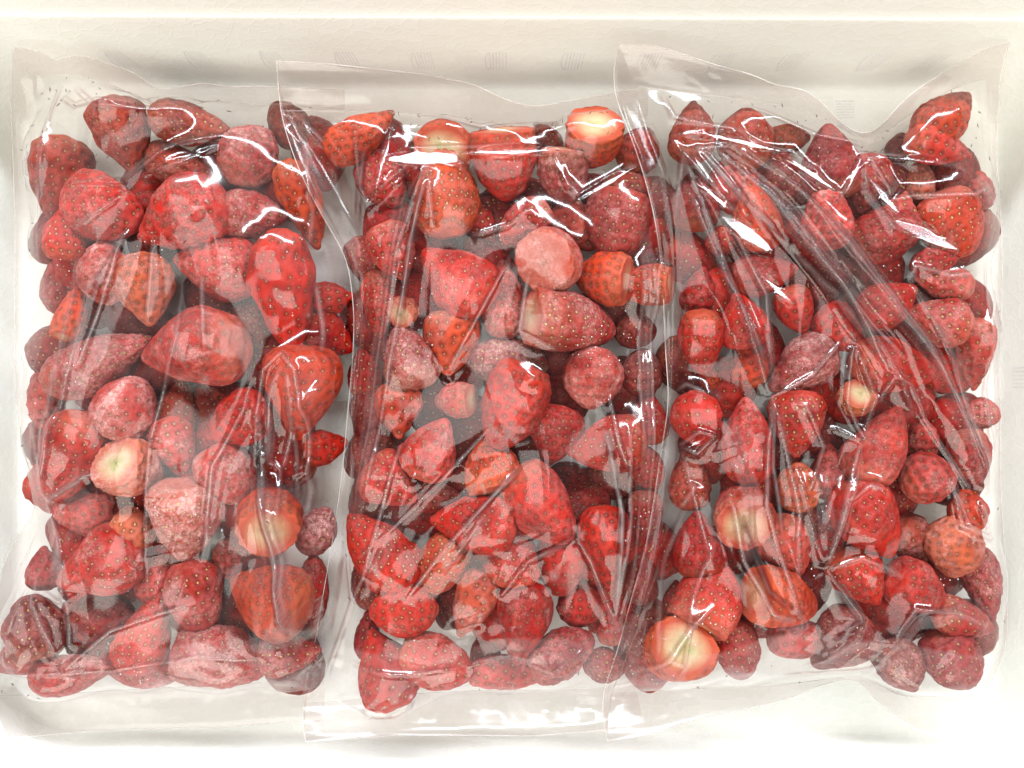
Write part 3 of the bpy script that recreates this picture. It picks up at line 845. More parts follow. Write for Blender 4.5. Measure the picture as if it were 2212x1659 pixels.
def bag(name_label, top, bot, left, right, otop, obot, oleft, berries, creases, mist, seed, lift=0.0, oright=None):
    nu, nv = 232, 464
    T, B, Lf, Rt = resample(top, nu), resample(bot, nu), resample(left, nv), resample(right, nv)
    for a, i, b, j in ((T, 0, Lf, 0), (T, -1, Rt, 0), (B, 0, Lf, -1), (B, -1, Rt, -1)):
        m = (a[i] + b[j]) / 2; a[i] = m; b[j] = m
    S = coons(T, B, Lf, Rt)
    X, Y = S[..., 0], S[..., 1]
    O = np.full(X.shape, 0.004)
    H = HM[berries]
    if berries == 'middle': H = np.maximum(H, HM['left'])
    if berries == 'right': H = np.maximum(H, HM['middle'])
    gx = np.clip((X + .32) * 1000, 0, 638); gy = np.clip((Y + .26) * 1000, 0, 518)
    x0 = gx.astype(int); y0 = gy.astype(int)
    hh = np.maximum(np.maximum(H[y0, x0], H[y0 + 1, x0]), np.maximum(H[y0, x0 + 1], H[y0 + 1, x0 + 1]))
    O = np.maximum(O, np.where(hh > 0, hh + 0.0009, 0))
    Z = S[..., 2].copy()
    # multigrid
    for step in (8, 4, 2, 1):
        r0 = np.unique(np.r_[np.arange(0, nv, step), nv - 1]); c0 = np.unique(np.r_[np.arange(0, nu, step), nu - 1])
        z = Z[np.ix_(r0, c0)]; o = O[np.ix_(r0, c0)]
        relax(z, o, {8: 320, 4: 110, 2: 60, 1: 30}[step])
        if step > 1:
            zi = upz(z, (nv, nu)); bz = Z.copy(); Z = zi
            Z[0] = bz[0]; Z[-1] = bz[-1]; Z[:, 0] = bz[:, 0]; Z[:, -1] = bz[:, -1]
        else: Z = z
    def blur(A, n):
        for _ in range(n):
            B_ = A.copy()
            B_[1:-1, 1:-1] = 0.2 * (A[1:-1, 1:-1] + A[:-2, 1:-1] + A[2:, 1:-1] + A[1:-1, :-2] + A[1:-1, 2:])
            A = B_
        return A
    for n in (320, 110):
        Z1 = blur(Z, n)
        vio = np.maximum(O - Z1, 0)
        for _ in range(18):
            vio[1:-1, 1:-1] = np.maximum(vio[1:-1, 1:-1], 0.955 * np.maximum(np.maximum(vio[:-2, 1:-1], vio[2:, 1:-1]), np.maximum(vio[1:-1, :-2], vio[1:-1, 2:])))
        Z = Z1 + blur(vio, 26)
    Z[0] = S[0, :, 2]; Z[-1] = S[-1, :, 2]; Z[:, 0] = S[:, 0, 2]; Z[:, -1] = S[:, -1, 2]
    uu, vv = np.meshgrid(np.linspace(0, 1, nu), np.linspace(0, 1, nv))
    edge = np.clip(np.minimum(np.minimum(uu, 1 - uu) * 9, np.minimum(vv, 1 - vv) * 14), 0, 1)
    # long soft pleats along the bag, sharper towards its sides
    rid = 1 - np.abs(vnoise(uu * 34 + 2.2 * vnoise(uu * 3, vv * 3, seed + 5), vv * 5.0, seed))
    rid2 = 1 - np.abs(vnoise(uu * 13 + 2 * vnoise(uu * 2, vv * 3, seed + 8), vv * 3.0, seed + 1))
    sidem = np.clip(np.abs(uu - .5) * 2.2 - .25, 0.12, 1)
    W = 0.0006 * rid2 ** 2 + 0.0003 * rid ** 3 * sidem
    W += 0.0002 * np.abs(vnoise(uu * 6 + vv * 4, vv * 9 - uu * 3, seed + 2)) * 1.0
    Z = Z + W * edge
    FOLD_AND_VEIL = np.zeros(X.shape); PAINTED_DARK = np.zeros(X.shape); rc = np.random.default_rng(seed + 70)
    for c in creases:
        pts, h, wd = c[0], c[1], c[2]
        kind = c[3] if len(c) > 3 else 'x'
        wp = [P(px, py, 0.045)[:2] for px, py in pts]
        D, Tt = polydist(X, Y, wp)
        prof = 0.75 * np.clip(1 - D / (wd * 0.0060), 0, 1) ** 1.1 + 0.42 * np.exp(-D / (wd * 0.00065))
        if kind == 'g': prof = 0.8 * np.exp(-(D / (wd * 0.0011)) ** 1.3) + .2 * np.clip(1 - D / (wd * .005), 0, 1)
        if kind == 'l': prof = np.exp(-D / (wd * 0.001))
        tap = np.clip(np.minimum(Tt, 1 - Tt) * 6, 0, 1) ** .7 * .9 + .1
        if kind == 'l':     # a loop keeps its height all the way
            tap = 1.0
        FOLD_AND_VEIL = np.maximum(FOLD_AND_VEIL, rc.uniform(.10, .30) * np.exp(-(D / 0.0007) ** 2) * tap)
        if kind == 's' or (kind == 'x' and rc.random() < .5):
            wb = wd * rc.uniform(.0009, .0016)
            FOLD_AND_VEIL = np.maximum(FOLD_AND_VEIL, (.085 if kind == 's' else .05) * np.clip((wb - D) / .0004, 0, 1) * np.clip(tap * 1.5, 0, 1))
        if kind == 's': prof = prof * .6
        if kind == 'd':  # painted dark band, standing in for light bent away at a fold
            PAINTED_DARK = np.maximum(PAINTED_DARK, np.clip((wd * .001 - D) / .0007, 0, 1) * np.clip(tap * 1.3, 0, 1) * (.75 + .25 * vnoise(X * 900 + Y * 300, Y * 120, seed)))
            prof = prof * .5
        else: PAINTED_DARK = np.maximum(PAINTED_DARK, .5 * np.exp(-((D - .0011) / .0006) ** 2) * tap)  # thin painted dark line beside the other creases
        Z = Z + h * 0.00115 * prof * tap * np.clip(edge * 2, 0, 1)
    vb = .885 + .03 * vnoise(uu * 3.2, uu * 0 + 2.5, seed + 60) + .012 * vnoise(uu * 9, uu * 0 + 7, seed + 61)  # pale veil painted across the lower bag, standing in for reflected window light
    FOLD_AND_VEIL = np.maximum(FOLD_AND_VEIL, .13 * np.clip((vv - vb) / .006, 0, 1) * (.7 + .3 * vnoise(uu * 5, vv * 9, seed)))
    # random star creases from pinch points
    r = np.random.default_rng(seed)
    for _ in range(16):
        cu, cv = r.uniform(.08, .92), r.uniform(.06, .94)
        i, j = int(cv * (nv - 1)), int(cu * (nu - 1))
        cx, cy = X[i, j], Y[i, j]
        a0 = r.uniform(0, 6.28)
        for kx in range(r.integers(2, 5)):
            a = a0 + kx * r.uniform(.35, 1.1) + (math.pi if kx == 2 else 0)
            ln = r.uniform(.012, .045)
            D, Tt = polydist(X, Y, [(cx, cy), (cx + math.cos(a) * ln * .5 + r.normal() * .0015, cy + math.sin(a) * ln * .5), (cx + math.cos(a) * ln, cy + math.sin(a) * ln)])
            Z += r.choice([1, 1, -.6]) * r.uniform(.0006, .0014) * np.clip(1 - D / r.uniform(.003, .010), 0, 1) * (1 - Tt) ** .6 * edge * (.5 if cv < .4 else 1)
    Zs = Z.copy()
    Zs[1:-1, 1:-1] = 0.5 * Z[1:-1, 1:-1] + 0.125 * (Z[:-2, 1:-1] + Z[2:, 1:-1] + Z[1:-1, :-2] + Z[1:-1, 2:])
    Z = np.maximum(Zs, np.where(O > .005, O - .0004, O))
    # flat facets shaped to throw the far window's glare into the camera
    for (ax, ay, bx, by, wpx) in GLARE_FACETS[berries]:
        a2 = P(ax, ay, .046)[:2]; b2 = P(bx, by, .046)[:2]
        D, Tt = polydist(X, Y, [a2, b2])
        wloc = wpx * .000212 * (.25 + .75 * np.sin(np.pi * np.clip(Tt * 1.0, 0, 1)) ** .8) * (1 + .22 * vnoise(X * 160, Y * 160, seed + 4))
        m = np.clip((wloc + .0012 - D) / .0012, 0, 1); m = m * m * (3 - 2 * m)
        if m.max() <= 0: continue
        c3 = np.array([*(a2 + b2) / 2, .046]); vv_ = np.array([0, 0, HC]) - c3; vv_ /= np.linalg.norm(vv_)
        best = min(np.linspace(-.9, 1.3, 60), key=lambda lx: abs(vv_[0] + (lambda l: l / np.linalg.norm(l))(np.array([lx, 1.22, 1.12]) - c3)[0]))
        l = np.array([best, 1.22, 1.12]) - c3; l /= np.linalg.norm(l); h = vv_ + l
        pl = -(h[0] * (X - c3[0]) + h[1] * (Y - c3[1])) / h[2]
        sel = m > .3
        off = max(np.mean((Z - pl)[sel]), np.percentile((O - pl)[sel], 92) + .0003)
        Z = Z * (1 - m) + (pl + off) * m
        FOLD_AND_VEIL *= 1 - m; PAINTED_DARK *= 1 - m
    root = empty('plastic_bag', tuple(P(np.mean([t[0] for t in top]), 829, 0.002)))
    tag(root, name_label, 'plastic bag', 'clear bags of frozen strawberries')
    rl = np.array(root.location)
    V = np.stack([X, Y, Z], -1).reshape(-1, 3)
    fm = film_material('clear_film', False, mist, seed * 1.37)
    sm = film_material('sealed_film', True, .07, seed * 1.37)
    uvg = np.stack([uu, vv], -1).reshape(-1, 2)
    ff_o = mesh_obj('front_film', V - rl, grid_faces(nu, nv)[:, ::-1], fm, root, uv=uvg)
    at = ff_o.data.attributes.new('fold', 'FLOAT', 'POINT'); at.data.foreach_set('value', (FOLD_AND_VEIL * np.clip(edge * 3, 0, 1)).ravel().astype(np.float32))
    at = ff_o.data.attributes.new('deep', 'FLOAT', 'POINT'); at.data.foreach_set('value', (PAINTED_DARK * np.clip(edge * 3, 0, 1)).ravel().astype(np.float32))  # holds the painted dark fold bands
    # back film lying on the foam floor
    st = 4
    Xb, Yb = X[::st, ::st], Y[::st, ::st]
    ub, vb = uu[::st, ::st], vv[::st, ::st]
    Zb = S[..., 2][::st, ::st] * 0
    eb = np.clip(np.minimum(np.minimum(ub, 1 - ub) * 10, np.minimum(vb, 1 - vb) * 16), 0, 1); eb = eb * eb * (3 - 2 * eb)
    Zb = S[..., 2][::st, ::st] * (1 - eb) + (0.0012 + lift + .0008 * vnoise(ub * 8, vb * 14, seed + 3)) * eb - 0.0003
    Vb = np.stack([Xb, Yb, Zb], -1).reshape(-1, 3)
    mesh_obj('back_film', Vb - rl, grid_faces(Xb.shape[1], Xb.shape[0]), film_material('clear_film_back', False, mist * .4, seed), root, uv=np.stack([ub, vb], -1).reshape(-1, 2))
    # seal strips
    def strip(nm, inner, outer, n=220, m=14, wave=0.0009, sd=0):
        a = inner; b = resample(outer, len(inner))
        t = np.linspace(0, 1, m)[:, None, None]
        G = a[None] * (1 - t) + b[None] * t
        uu = np.linspace(0, 1, len(a))[None].repeat(m, 0); tt = t[:, :, 0].repeat(len(a), 1)
        G[..., 2] += wave * (vnoise(uu * 14, tt * 2, seed + sd) + .5 * vnoise(uu * 40, tt * 2 + 3, seed + sd + 1)) * np.sin(np.pi * np.clip(tt * 1.2, 0, 1)) \
            + 0.0005 * np.exp(-((tt - .12) / .05) ** 2) + 0.0004 * np.exp(-((tt - .85) / .04) ** 2)
        return mesh_obj(nm, G.reshape(-1, 3) - rl, grid_faces(len(a), m), sm, root, uv=np.stack([uu, tt], -1).reshape(-1, 2))
    strip('top_seal', T, otop, sd=20)
    strip('bottom_seal', B, obot, sd=30)
    strip('side_seam', Lf, oleft, sd=40, wave=.0005)
    if oright is not None: strip('side_seam', Rt, oright, sd=50, wave=.0005)
    HV, HF = join([tube([tuple(q) for q in resample(e, 120)], .00021, 5) for e in (otop, obot, oleft) + ((oright,) if oright else ())]
                  + [tube([tuple(q + [0, 0, .0004]) for q in e[::2]], .00013, 5) for e in (T, B)])
    mesh_obj('cut_edge', np.array(HV) - rl, HF, HEM, root)
    # dried bits and ice beads clinging to the film
    SV = []; SF = []; n0 = 0
    r = np.random.default_rng(seed + 9)
    for kx in range(130):
        top_bias = r.random() < .6
        cv = r.uniform(0, .16) if top_bias else r.uniform(0, 1); cu = r.uniform(.02, .98)
        i, j = int(cv * (nv - 1)), int(cu * (nu - 1))
        c = V[i * nu + j] + np.array([0, 0, .0002]); a = r.uniform(0, 3.14)
        ln = r.uniform(.0004, .0016); t = r.uniform(.00013, .00028)
        SV.append(c + SEEDV * [ln, t, t] @ np.array([[math.cos(a), math.sin(a), 0], [-math.sin(a), math.cos(a), 0], [0, 0, 1]]))
        SF.append(SEEDF + n0); n0 += 6
    so = mesh_obj('dried_bits', np.concatenate(SV) - rl, np.concatenate(SF), SPECK, root); so['kind'] = 'stuff'
    SV = []; SF = []; n0 = 0
    cl = [(r.uniform(.05, .95), r.uniform(.1, .98)) for _ in range(16)]
    for kx in range(130):
        cu, cv = cl[kx % 16]; cu = np.clip(cu + r.normal() * .03, .01, .99); cv = np.clip(cv + r.normal() * .015, .01, .99)
        i, j = int(cv * (nv - 1)), int(cu * (nu - 1))
        c = V[i * nu + j] + np.array([0, 0, .0001]); s = r.uniform(.00012, .00038)
        SV.append(c + SEEDV * s); SF.append(SEEDF + n0); n0 += 6
    so = mesh_obj('ice_beads', np.concatenate(SV) - rl, np.concatenate(SF), DROP, root); so['kind'] = 'stuff'
    return root, (X, Y, Z)

def hem_material():
    m, nt, out = new_mat('film_edge')
    b = N(nt, 'ShaderNodeBsdfPrincipled', inp={'Base Color': (0.86, 0.76, 0.74, 1), 'Roughness': 0.15, 'Alpha': 0.42})
    nz = N(nt, 'ShaderNodeTexNoise', inp={'Scale': 60.0}); tc = N(nt, 'ShaderNodeTexCoord'); nt.links.new(tc.outputs['Object'], nz.inputs['Vector'])
    nt.links.new(ramp(nt, nz.outputs['Fac'], [(.35, .08), (.65, .45)]), b.inputs['Alpha'])
    nt.links.new(b.outputs[0], out.inputs[0]); return m
HEM = hem_material()
# left bag ------------------------------------------------------------
bag('leftmost clear plastic bag, hazy inside, with a flap standing at its top left corner',
    top=[(80, 165, .030), (160, 160, .034), (250, 185, .034), (330, 230, .030), (400, 232, .030), (470, 215, .031), (560, 228, .030), (660, 232, .028), (745, 235, .02)],
    bot=[(-5, 1502, .014), (120, 1500, .014), (250, 1490, .014), (500, 1478, .014), (640, 1468, .012), (700, 1465, .010)],
    left=[(80, 165, .030), (76, 300, .020), (78, 450, .018), (72, 640, .018), (60, 800, .018), (62, 960, .018), (86, 1060, .022), (88, 1100, .022), (70, 1180, .020), (30, 1300, .018), (5, 1400, .016), (-5, 1502, .014)],
    right=[(745, 235, .02), (760, 400, .016), (765, 600, .014), (762, 780, .014), (752, 870, .014), (738, 1000, .012), (716, 1100, .012), (720, 1300, .012), (700, 1465, .010)],
    otop=[(28, 99, .045), (94, 112, .046), (121, 136, .040), (149, 119, .046), (188, 121, .046), (298, 159, .042), (337, 196, .038), (377, 191, .040), (446, 177, .042), (486, 188, .040), (570, 186, .040), (660, 190, .034), (745, 195, .028)],
    obot=[(-20, 1590, .020), (60, 1592, .020), (180, 1580, .022), (320, 1574, .022), (480, 1572, .022), (620, 1560, .020), (700, 1558, .018)],
    oleft=[(28, 99, .045), (22, 200, .026), (28, 330, .020), (33, 500, .016), (32, 700, .014), (32, 840, .013), (50, 980, .014), (84, 1066, .020), (78, 1105, .016), (20, 1180, .012), (-25, 1330, .012), (-30, 1500, .014), (-20, 1590, .020)],
    berries='left', mist=.085, seed=3, creases=[
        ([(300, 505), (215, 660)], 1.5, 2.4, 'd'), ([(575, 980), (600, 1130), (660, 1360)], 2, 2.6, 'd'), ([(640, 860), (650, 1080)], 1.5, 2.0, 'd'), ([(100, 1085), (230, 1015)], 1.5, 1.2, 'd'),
        ([(185, 560), (150, 760), (120, 900), (100, 1060)], 2.0, 2.4, 's'), ([(590, 1000), (600, 850), (630, 790)], 1.5, 2.2, 's'), ([(600, 1050), (640, 1250), (670, 1360)], 1.8, 2.0, 's'),
        ([(240, 400), (300, 402), (360, 345), (400, 322), (500, 300)], 1.8, 2.6, 'g'), ([(100, 165), (100, 330), (85, 480)], 2.2, 2.0), ([(120, 200), (180, 240), (320, 232)], 2.6, 3.0),
        ([(150, 180), (240, 250), (420, 240)], 1.6, 3.0), ([(170, 410), (250, 395), (300, 420)], 2.0, 1.2), ([(180, 500), (290, 430)], 2.0, 1.4), ([(190, 800), (300, 500)], 2.0, 1.6),
        ([(300, 510), (210, 640), (150, 900), (95, 1080)], 2.2, 1.5), ([(95, 1085), (220, 1015)], 2.4, 1.1), ([(95, 1080), (130, 980), (145, 880)], 2.6, 1.1), ([(95, 1085), (150, 1190), (165, 1290)], 3.4, 1.6),
        ([(165, 1290), (100, 1270), (75, 1272)], 3.0, 1.6), ([(75, 1275), (135, 1380), (150, 1420)], 3.2, 1.4), ([(165, 1270), (175, 1400)], 2.4, 1.4), ([(60, 1270), (40, 1360), (20, 1440)], 1.6, 1.4),
        ([(455, 1200), (470, 1150), (480, 1000), (545, 880), (560, 820)], 1.8, 1.0), ([(355, 520), (340, 700)], 1.0, 1.0), ([(420, 610), (415, 720), (350, 960), (340, 1250), (340, 1290)], 1.2, .9), ([(460, 600), (475, 760)], 1.0, 1.0),
        ([(565, 1000), (570, 900), (590, 800), (625, 765), (660, 800), (675, 900), (665, 1100)], 3.2, 1.1, 'l'), ([(585, 1000), (600, 860), (625, 790)], 2.0, .9), ([(620, 1010), (650, 880), (640, 800)], 2.0, .9),
        ([(600, 1100), (580, 1000), (575, 870)], 2.4, .9), ([(625, 1120), (615, 1010), (560, 960)], 2.0, .9), ([(570, 1000), (620, 1200), (665, 1380)], 2.8, 1.2), ([(600, 1160), (650, 1300), (680, 1400)], 2.0, 1.0),
        ([(620, 240), (665, 340), (680, 460), (675, 560)], 3.0, 1.4), ([(640, 240), (720, 330), (755, 420)], 2.6, 1.4), ([(690, 620), (700, 700), (705, 760)], 1.6, .9),
        ([(150, 1440), (260, 1350), (370, 1310), (440, 1290)], 2.6, 3.0), ([(30, 1450), (250, 1440), (450, 1400), (640, 1420)], 2.0, 4.0)])
# middle bag ----------------------------------------------------------
bag('middle clear plastic bag, W-shaped glare near its top, overlapping the left bag',
    top=[(605, 240, .040), (700, 240, .040), (800, 240, .038), (932, 248, .034), (1050, 262, .032), (1120, 280, .030), (1200, 272, .030), (1300, 262, .030), (1400, 250, .026)],
    bot=[(655, 1518, .030), (740, 1514, .026), (850, 1500, .022), (1000, 1492, .020), (1150, 1490, .020), (1290, 1488, .020), (1370, 1470, .018)],
    left=[(605, 240, .040), (665, 300, .044), (720, 400, .046), (775, 500, .046), (792, 620, .040), (778, 760, .036), (765, 880, .034), (760, 1000, .034), (742, 1150, .034), (715, 1300, .034), (690, 1420, .032), (655, 1518, .030)],
    right=[(1400, 250, .026), (1430, 330, .024), (1440, 450, .024), (1440, 600, .022), (1436, 800, .022), (1430, 1000, .022), (1425, 1150, .022), (1400, 1300, .020), (1370, 1470, .018)],
    otop=[(597, 132, .055), (694, 136, .055), (803, 148, .053), (918, 161, .050), (1022, 181, .046), (1090, 215, .042), (1150, 232, .040), (1250, 214, .042), (1330, 198, .042), (1400, 190, .04)],
    obot=[(660, 1602, .040), (760, 1596, .038), (850, 1588, .034), (1000, 1588, .032), (1150, 1590, .032), (1300, 1578, .030), (1390, 1560, .026)],
    oleft=[(597, 132, .055), (606, 250, .046), (642, 360, .048), (694, 464, .048), (752, 560, .044), (766, 680, .038), (762, 780, .034), (752, 877, .034), (742, 1000, .032), (722, 1150, .032), (695, 1300, .032), (675, 1420, .030), (648, 1520, .032), (660, 1602, .040)],
    berries='middle', mist=.018, seed=14, lift=.0006, creases=[
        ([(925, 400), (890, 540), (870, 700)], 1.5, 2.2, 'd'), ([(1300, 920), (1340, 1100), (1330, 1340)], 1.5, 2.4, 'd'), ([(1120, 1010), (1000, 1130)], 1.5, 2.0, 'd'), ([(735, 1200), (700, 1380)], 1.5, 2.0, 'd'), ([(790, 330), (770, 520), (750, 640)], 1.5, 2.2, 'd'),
        ([(880, 420), (840, 620), (800, 900), (760, 1150)], 2.4, 3.2, 's'), ([(1390, 500), (1400, 800), (1390, 1100)], 2.0, 3.0, 's'), ([(1050, 1100), (960, 1230)], 2.0, 2.4, 's'), ([(860, 1120), (800, 1240)], 2.0, 4.0, 's'),
        ([(770, 290), (780, 400), (800, 455), (840, 400), (890, 365), (925, 372)], 1.8, 2.0, 'g'), ([(880, 325), (960, 330), (1100, 338), (1195, 338)], 1.8, 2.6, 'g'), ([(1195, 338), (1215, 400), (1250, 440), (1310, 400), (1370, 360)], 1.8, 2.0, 'g'),
        ([(850, 270), (830, 340), (815, 430)], 1.8, 2.0, 'g'), ([(930, 370), (900, 500), (880, 620), (840, 850)], 2.6, 1.4), ([(920, 375), (860, 560), (830, 760)], 2.6, 1.2), ([(900, 520), (850, 780), (790, 1100)], 2.2, 1.1),
        ([(800, 560), (775, 760), (770, 900)], 2.4, 1.1), ([(940, 500), (930, 380)], 1.6, 1.0), ([(950, 250), (1040, 290), (1130, 275)], 2.4, 2.2), ([(900, 165), (890, 230), (980, 260)], 1.8, 2.0),
        ([(1415, 560), (1408, 700), (1410, 900), (1400, 1150)], 2.4, .9), ([(1385, 560), (1380, 760), (1385, 980)], 1.6, .8), ([(1350, 900), (1360, 1100), (1330, 1350)], 2.0, .9), ([(1380, 1080), (1365, 1250), (1335, 1370)], 2.0, .9),
        ([(1310, 850), (1330, 960), (1350, 1010)], 1.8, 1.1), ([(1120, 1000), (1050, 1080), (960, 1180), (880, 1290)], 2.6, 1.8), ([(1060, 920), (960, 1030), (860, 1130), (780, 1200)], 2.0, 2.0), ([(1240, 1150), (1140, 1200), (1080, 1280)], 2.6, 1.3),
        ([(1240, 1150), (1270, 1200), (1310, 1300), (1340, 1370)], 2.2, 1.1), ([(870, 960), (790, 1240), (760, 1300)], 1.8, 1.4), ([(1020, 520), (1100, 500), (1150, 460)], 1.6, 1.5), ([(1105, 560), (1040, 680), (960, 820)], 1.6, 1.6),
        ([(1140, 600), (1120, 720), (1200, 760)], 1.0, .9), ([(1010, 1430), (1100, 1410), (1190, 1440), (1290, 1380)], 2.6, 2.6), ([(760, 1430), (860, 1440), (1000, 1430)], 2.2, 2.4), ([(700, 1470), (760, 1300), (750, 1180)], 2.0, 1.6)])
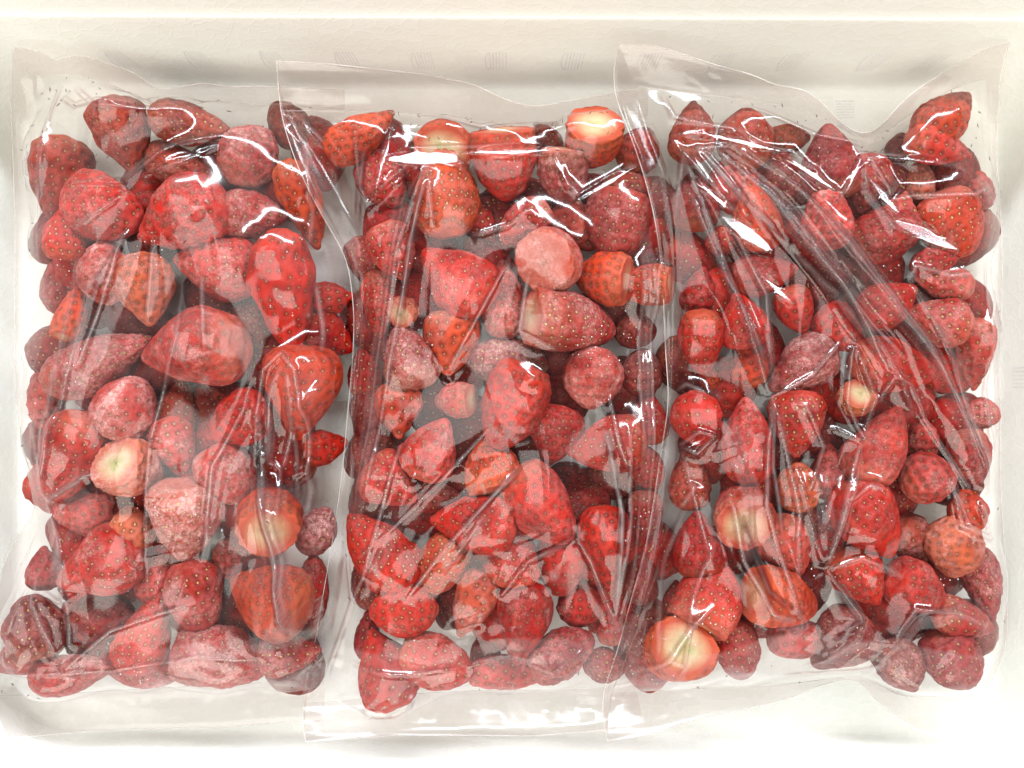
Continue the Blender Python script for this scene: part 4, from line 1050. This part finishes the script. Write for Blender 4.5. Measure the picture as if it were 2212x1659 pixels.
# right bag -----------------------------------------------------------
bag('rightmost clear plastic bag, tightly creased, with a long diagonal fold',
    top=[(1378, 188, .046), (1470, 200, .046), (1600, 215, .044), (1720, 232, .040), (1790, 262, .036), (1862, 305, .030), (1920, 285, .034), (1990, 230, .036), (2070, 185, .036), (2130, 170, .034)],
    bot=[(1318, 1498, .034), (1400, 1492, .030), (1520, 1486, .024), (1660, 1482, .022), (1760, 1470, .022), (1850, 1455, .022), (1900, 1480, .020), (1980, 1502, .018), (2110, 1506, .016)],
    left=[(1378, 188, .046), (1400, 280, .048), (1440, 380, .050), (1458, 480, .050), (1462, 600, .046), (1456, 740, .042), (1450, 860, .040), (1446, 960, .038), (1436, 1080, .038), (1418, 1200, .038), (1385, 1330, .038), (1350, 1430, .036), (1318, 1498, .034)],
    right=[(2130, 170, .034), (2138, 300, .026), (2146, 440, .024), (2144, 600, .022), (2142, 700, .022), (2148, 900, .022), (2150, 1070, .024), (2160, 1200, .022), (2166, 1320, .020), (2162, 1400, .018), (2110, 1506, .016)],
    otop=[(1336, 96, .058), (1420, 98, .058), (1541, 139, .056), (1626, 161, .054), (1677, 186, .050), (1737, 191, .050), (1777, 222, .046), (1818, 267, .040), (1860, 292, .036), (1895, 285, .040), (1913, 259, .044), (1965, 203, .048), (2069, 137, .050), (2128, 105, .050), (2180, 92, .048)],
    obot=[(1312, 1600, .046), (1400, 1588, .044), (1500, 1556, .036), (1600, 1534, .032), (1700, 1512, .030), (1770, 1480, .026), (1850, 1462, .024), (1890, 1510, .028), (1950, 1560, .030), (2010, 1586, .032), (2100, 1562, .028)],
    oleft=[(1336, 96, .058), (1320, 165, .052), (1333, 225, .050), (1362, 290, .052), (1392, 380, .052), (1415, 470, .050), (1432, 600, .046), (1436, 740, .042), (1446, 870, .040), (1430, 960, .038), (1414, 1070, .038), (1396, 1180, .038), (1362, 1300, .038), (1330, 1420, .036), (1296, 1510, .036), (1312, 1600, .046)],
    oright=[(2180, 92, .048), (2158, 190, .036), (2150, 300, .030), (2160, 440, .024), (2166, 600, .018), (2158, 760, .016), (2160, 900, .016), (2162, 1080, .020), (2172, 1200, .018), (2178, 1320, .016), (2172, 1410, .014), (2100, 1562, .028)],
    berries='right', mist=.018, seed=27, lift=.0012, creases=[
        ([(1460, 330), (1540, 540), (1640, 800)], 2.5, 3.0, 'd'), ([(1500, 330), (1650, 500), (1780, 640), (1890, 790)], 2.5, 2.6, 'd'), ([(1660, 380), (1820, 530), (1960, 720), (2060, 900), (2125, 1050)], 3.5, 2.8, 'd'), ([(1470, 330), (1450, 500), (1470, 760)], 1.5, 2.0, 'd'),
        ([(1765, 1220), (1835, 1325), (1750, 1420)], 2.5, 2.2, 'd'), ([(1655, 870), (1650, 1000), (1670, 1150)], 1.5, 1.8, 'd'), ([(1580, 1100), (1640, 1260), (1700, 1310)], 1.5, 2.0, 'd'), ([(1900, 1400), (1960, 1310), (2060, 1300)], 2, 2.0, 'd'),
        ([(1600, 400), (1700, 500), (1800, 600), (1900, 690)], 3.5, 3.6, 's'), ([(1580, 330), (1500, 330), (1600, 450)], 2.5, 2.4, 's'), ([(1640, 360), (1830, 560), (1990, 760), (2110, 1010)], 3.0, 1.6, 's'), ([(1560, 900), (1600, 1040), (1610, 1200)], 2.0, 2.6, 's'), ([(1750, 1010), (1760, 1140)], 2.0, 3.5, 's'),
       
        ([(1450, 300), (1540, 300), (1640, 330), (1700, 335), (1770, 410), (1805, 428), (1850, 340), (1920, 338), (2010, 355), (2080, 370)], 1.8, 2.0, 'g'), ([(1450, 310), (1560, 480), (1640, 640), (1655, 850)], 3.6, 1.8),
        ([(1480, 330), (1540, 430), (1620, 530)], 1.8, 2.6, 'g'), ([(1540, 300), (1700, 440), (1850, 620), (1990, 800), (2090, 980), (2130, 1070)], 5.5, 1.7), ([(1580, 320), (1800, 540), (1920, 700), (2030, 860), (2110, 1040)], 4.2, 1.1), ([(1620, 420), (1760, 590), (1880, 760), (1960, 900)], 3.4, 1.1), ([(1470, 400), (1560, 620), (1640, 780)], 3.4, 1.1), ([(1700, 520), (1850, 700), (1930, 780)], 2.6, 1.0),
        ([(1520, 320), (1680, 470), (1800, 640), (1900, 820)], 3.0, 1.2), ([(1955, 620), (2040, 780), (2080, 900), (2135, 1075)], 3.4, 1.2), ([(1855, 350), (1860, 420), (1920, 500), (2040, 540)], 1.8, 2.6, 'g'),
        ([(1910, 440), (1960, 430), (2080, 430), (2140, 400)], 2.4, 1.2), ([(1860, 345), (1915, 430)], 2.4, 1.2), ([(1950, 620), (1960, 580), (2040, 600), (2110, 590)], 2.6, 1.3),
        ([(1530, 560), (1590, 700), (1652, 858)], 2.6, 1.0), ([(1500, 430), (1580, 660), (1645, 850)], 2.2, 1.0), ([(1655, 860), (1640, 960), (1630, 1080), (1700, 1300), (1720, 1350)], 2.8, 1.0), ([(1655, 860), (1680, 980), (1700, 1100), (1705, 1250)], 2.6, 1.0),
        ([(1655, 858), (1740, 810), (1800, 740)], 1.8, 1.0), ([(1840, 945), (1810, 870), (1820, 760)], 3.0, 1.0, 'l'), ([(1840, 945), (1870, 860), (1830, 760)], 3.0, 1.0, 'l'), ([(1840, 945), (1795, 1060), (1760, 1200)], 2.8, 1.0), ([(1838, 948), (1770, 920)], 1.8, 1.2),
        ([(1880, 860), (1900, 815), (1940, 830), (1980, 900), (2080, 1050)], 2.6, 1.2, 'l'), ([(1700, 870), (1725, 875), (1760, 960), (1720, 1060)], 1.8, .9), ([(1800, 1070), (1850, 1040), (1880, 1050)], 2.2, 1.0),
        ([(1760, 1220), (1830, 1190), (1880, 1210), (1930, 1240)], 2.6, 1.2), ([(1760, 1218), (1840, 1320), (1830, 1360), (1740, 1440)], 3.6, 1.4), ([(1760, 1215), (1800, 1070), (1830, 1000)], 2.6, 1.0), ([(1700, 1000), (1720, 1100), (1755, 1210)], 2.6, 1.0),
        ([(1470, 960), (1500, 930), (1530, 940), (1500, 980), (1475, 965)], 3.0, 1.3, 'l'), ([(1470, 960), (1500, 1100), (1530, 1220)], 2.6, 1.0), ([(1470, 1100), (1500, 1040)], 2.0, 1.0), ([(1560, 1060), (1590, 1200), (1650, 1310), (1700, 1320)], 2.4, 1.2),
        ([(1440, 1440), (1480, 1290), (1540, 1150)], 2.0, 1.3), ([(1340, 1480), (1470, 1330), (1530, 1290)], 2.6, 1.5), ([(2040, 1040), (2060, 1130), (2130, 1160), (2110, 1090)], 3.0, 1.3, 'l'), ([(2050, 1060), (2090, 1160), (2125, 1165)], 2.2, 1.0),
        ([(1890, 1420), (1920, 1350), (1950, 1300), (2040, 1310), (2130, 1350)], 3.4, 1.8), ([(1700, 1470), (1850, 1440), (1900, 1420)], 2.6, 1.6), ([(1480, 1100), (1440, 1200), (1400, 1400)], 2.4, 1.2), ([(2140, 560), (2138, 800), (2146, 1000)], 1.6, 1.0),
        ([(1440, 860), (1480, 830), (1520, 850)], 2.0, 1.0), ([(1600, 230), (1760, 300), (1860, 320)], 2.0, 2.2), ([(1420, 190), (1450, 260), (1600, 300)], 2.4, 2.0)])

# a run of thawed juice
V, F = tube([P(1137, 1372, .045), P(1139, 1400, .045), P(1134, 1425, .043), P(1128, 1447, .040)], .0011, 8)
tag(mesh_obj('juice_drip', V, F, JUICE), 'dark red thread of thawed juice below the crimson pointed berry in the middle bag', 'juice')
#print('berries', sum(len(v) for v in ALL.values()), 'tris', sum(len(o.data.loops) - 2 * len(o.data.polygons) for o in bpy.data.objects if o.type == 'MESH'))
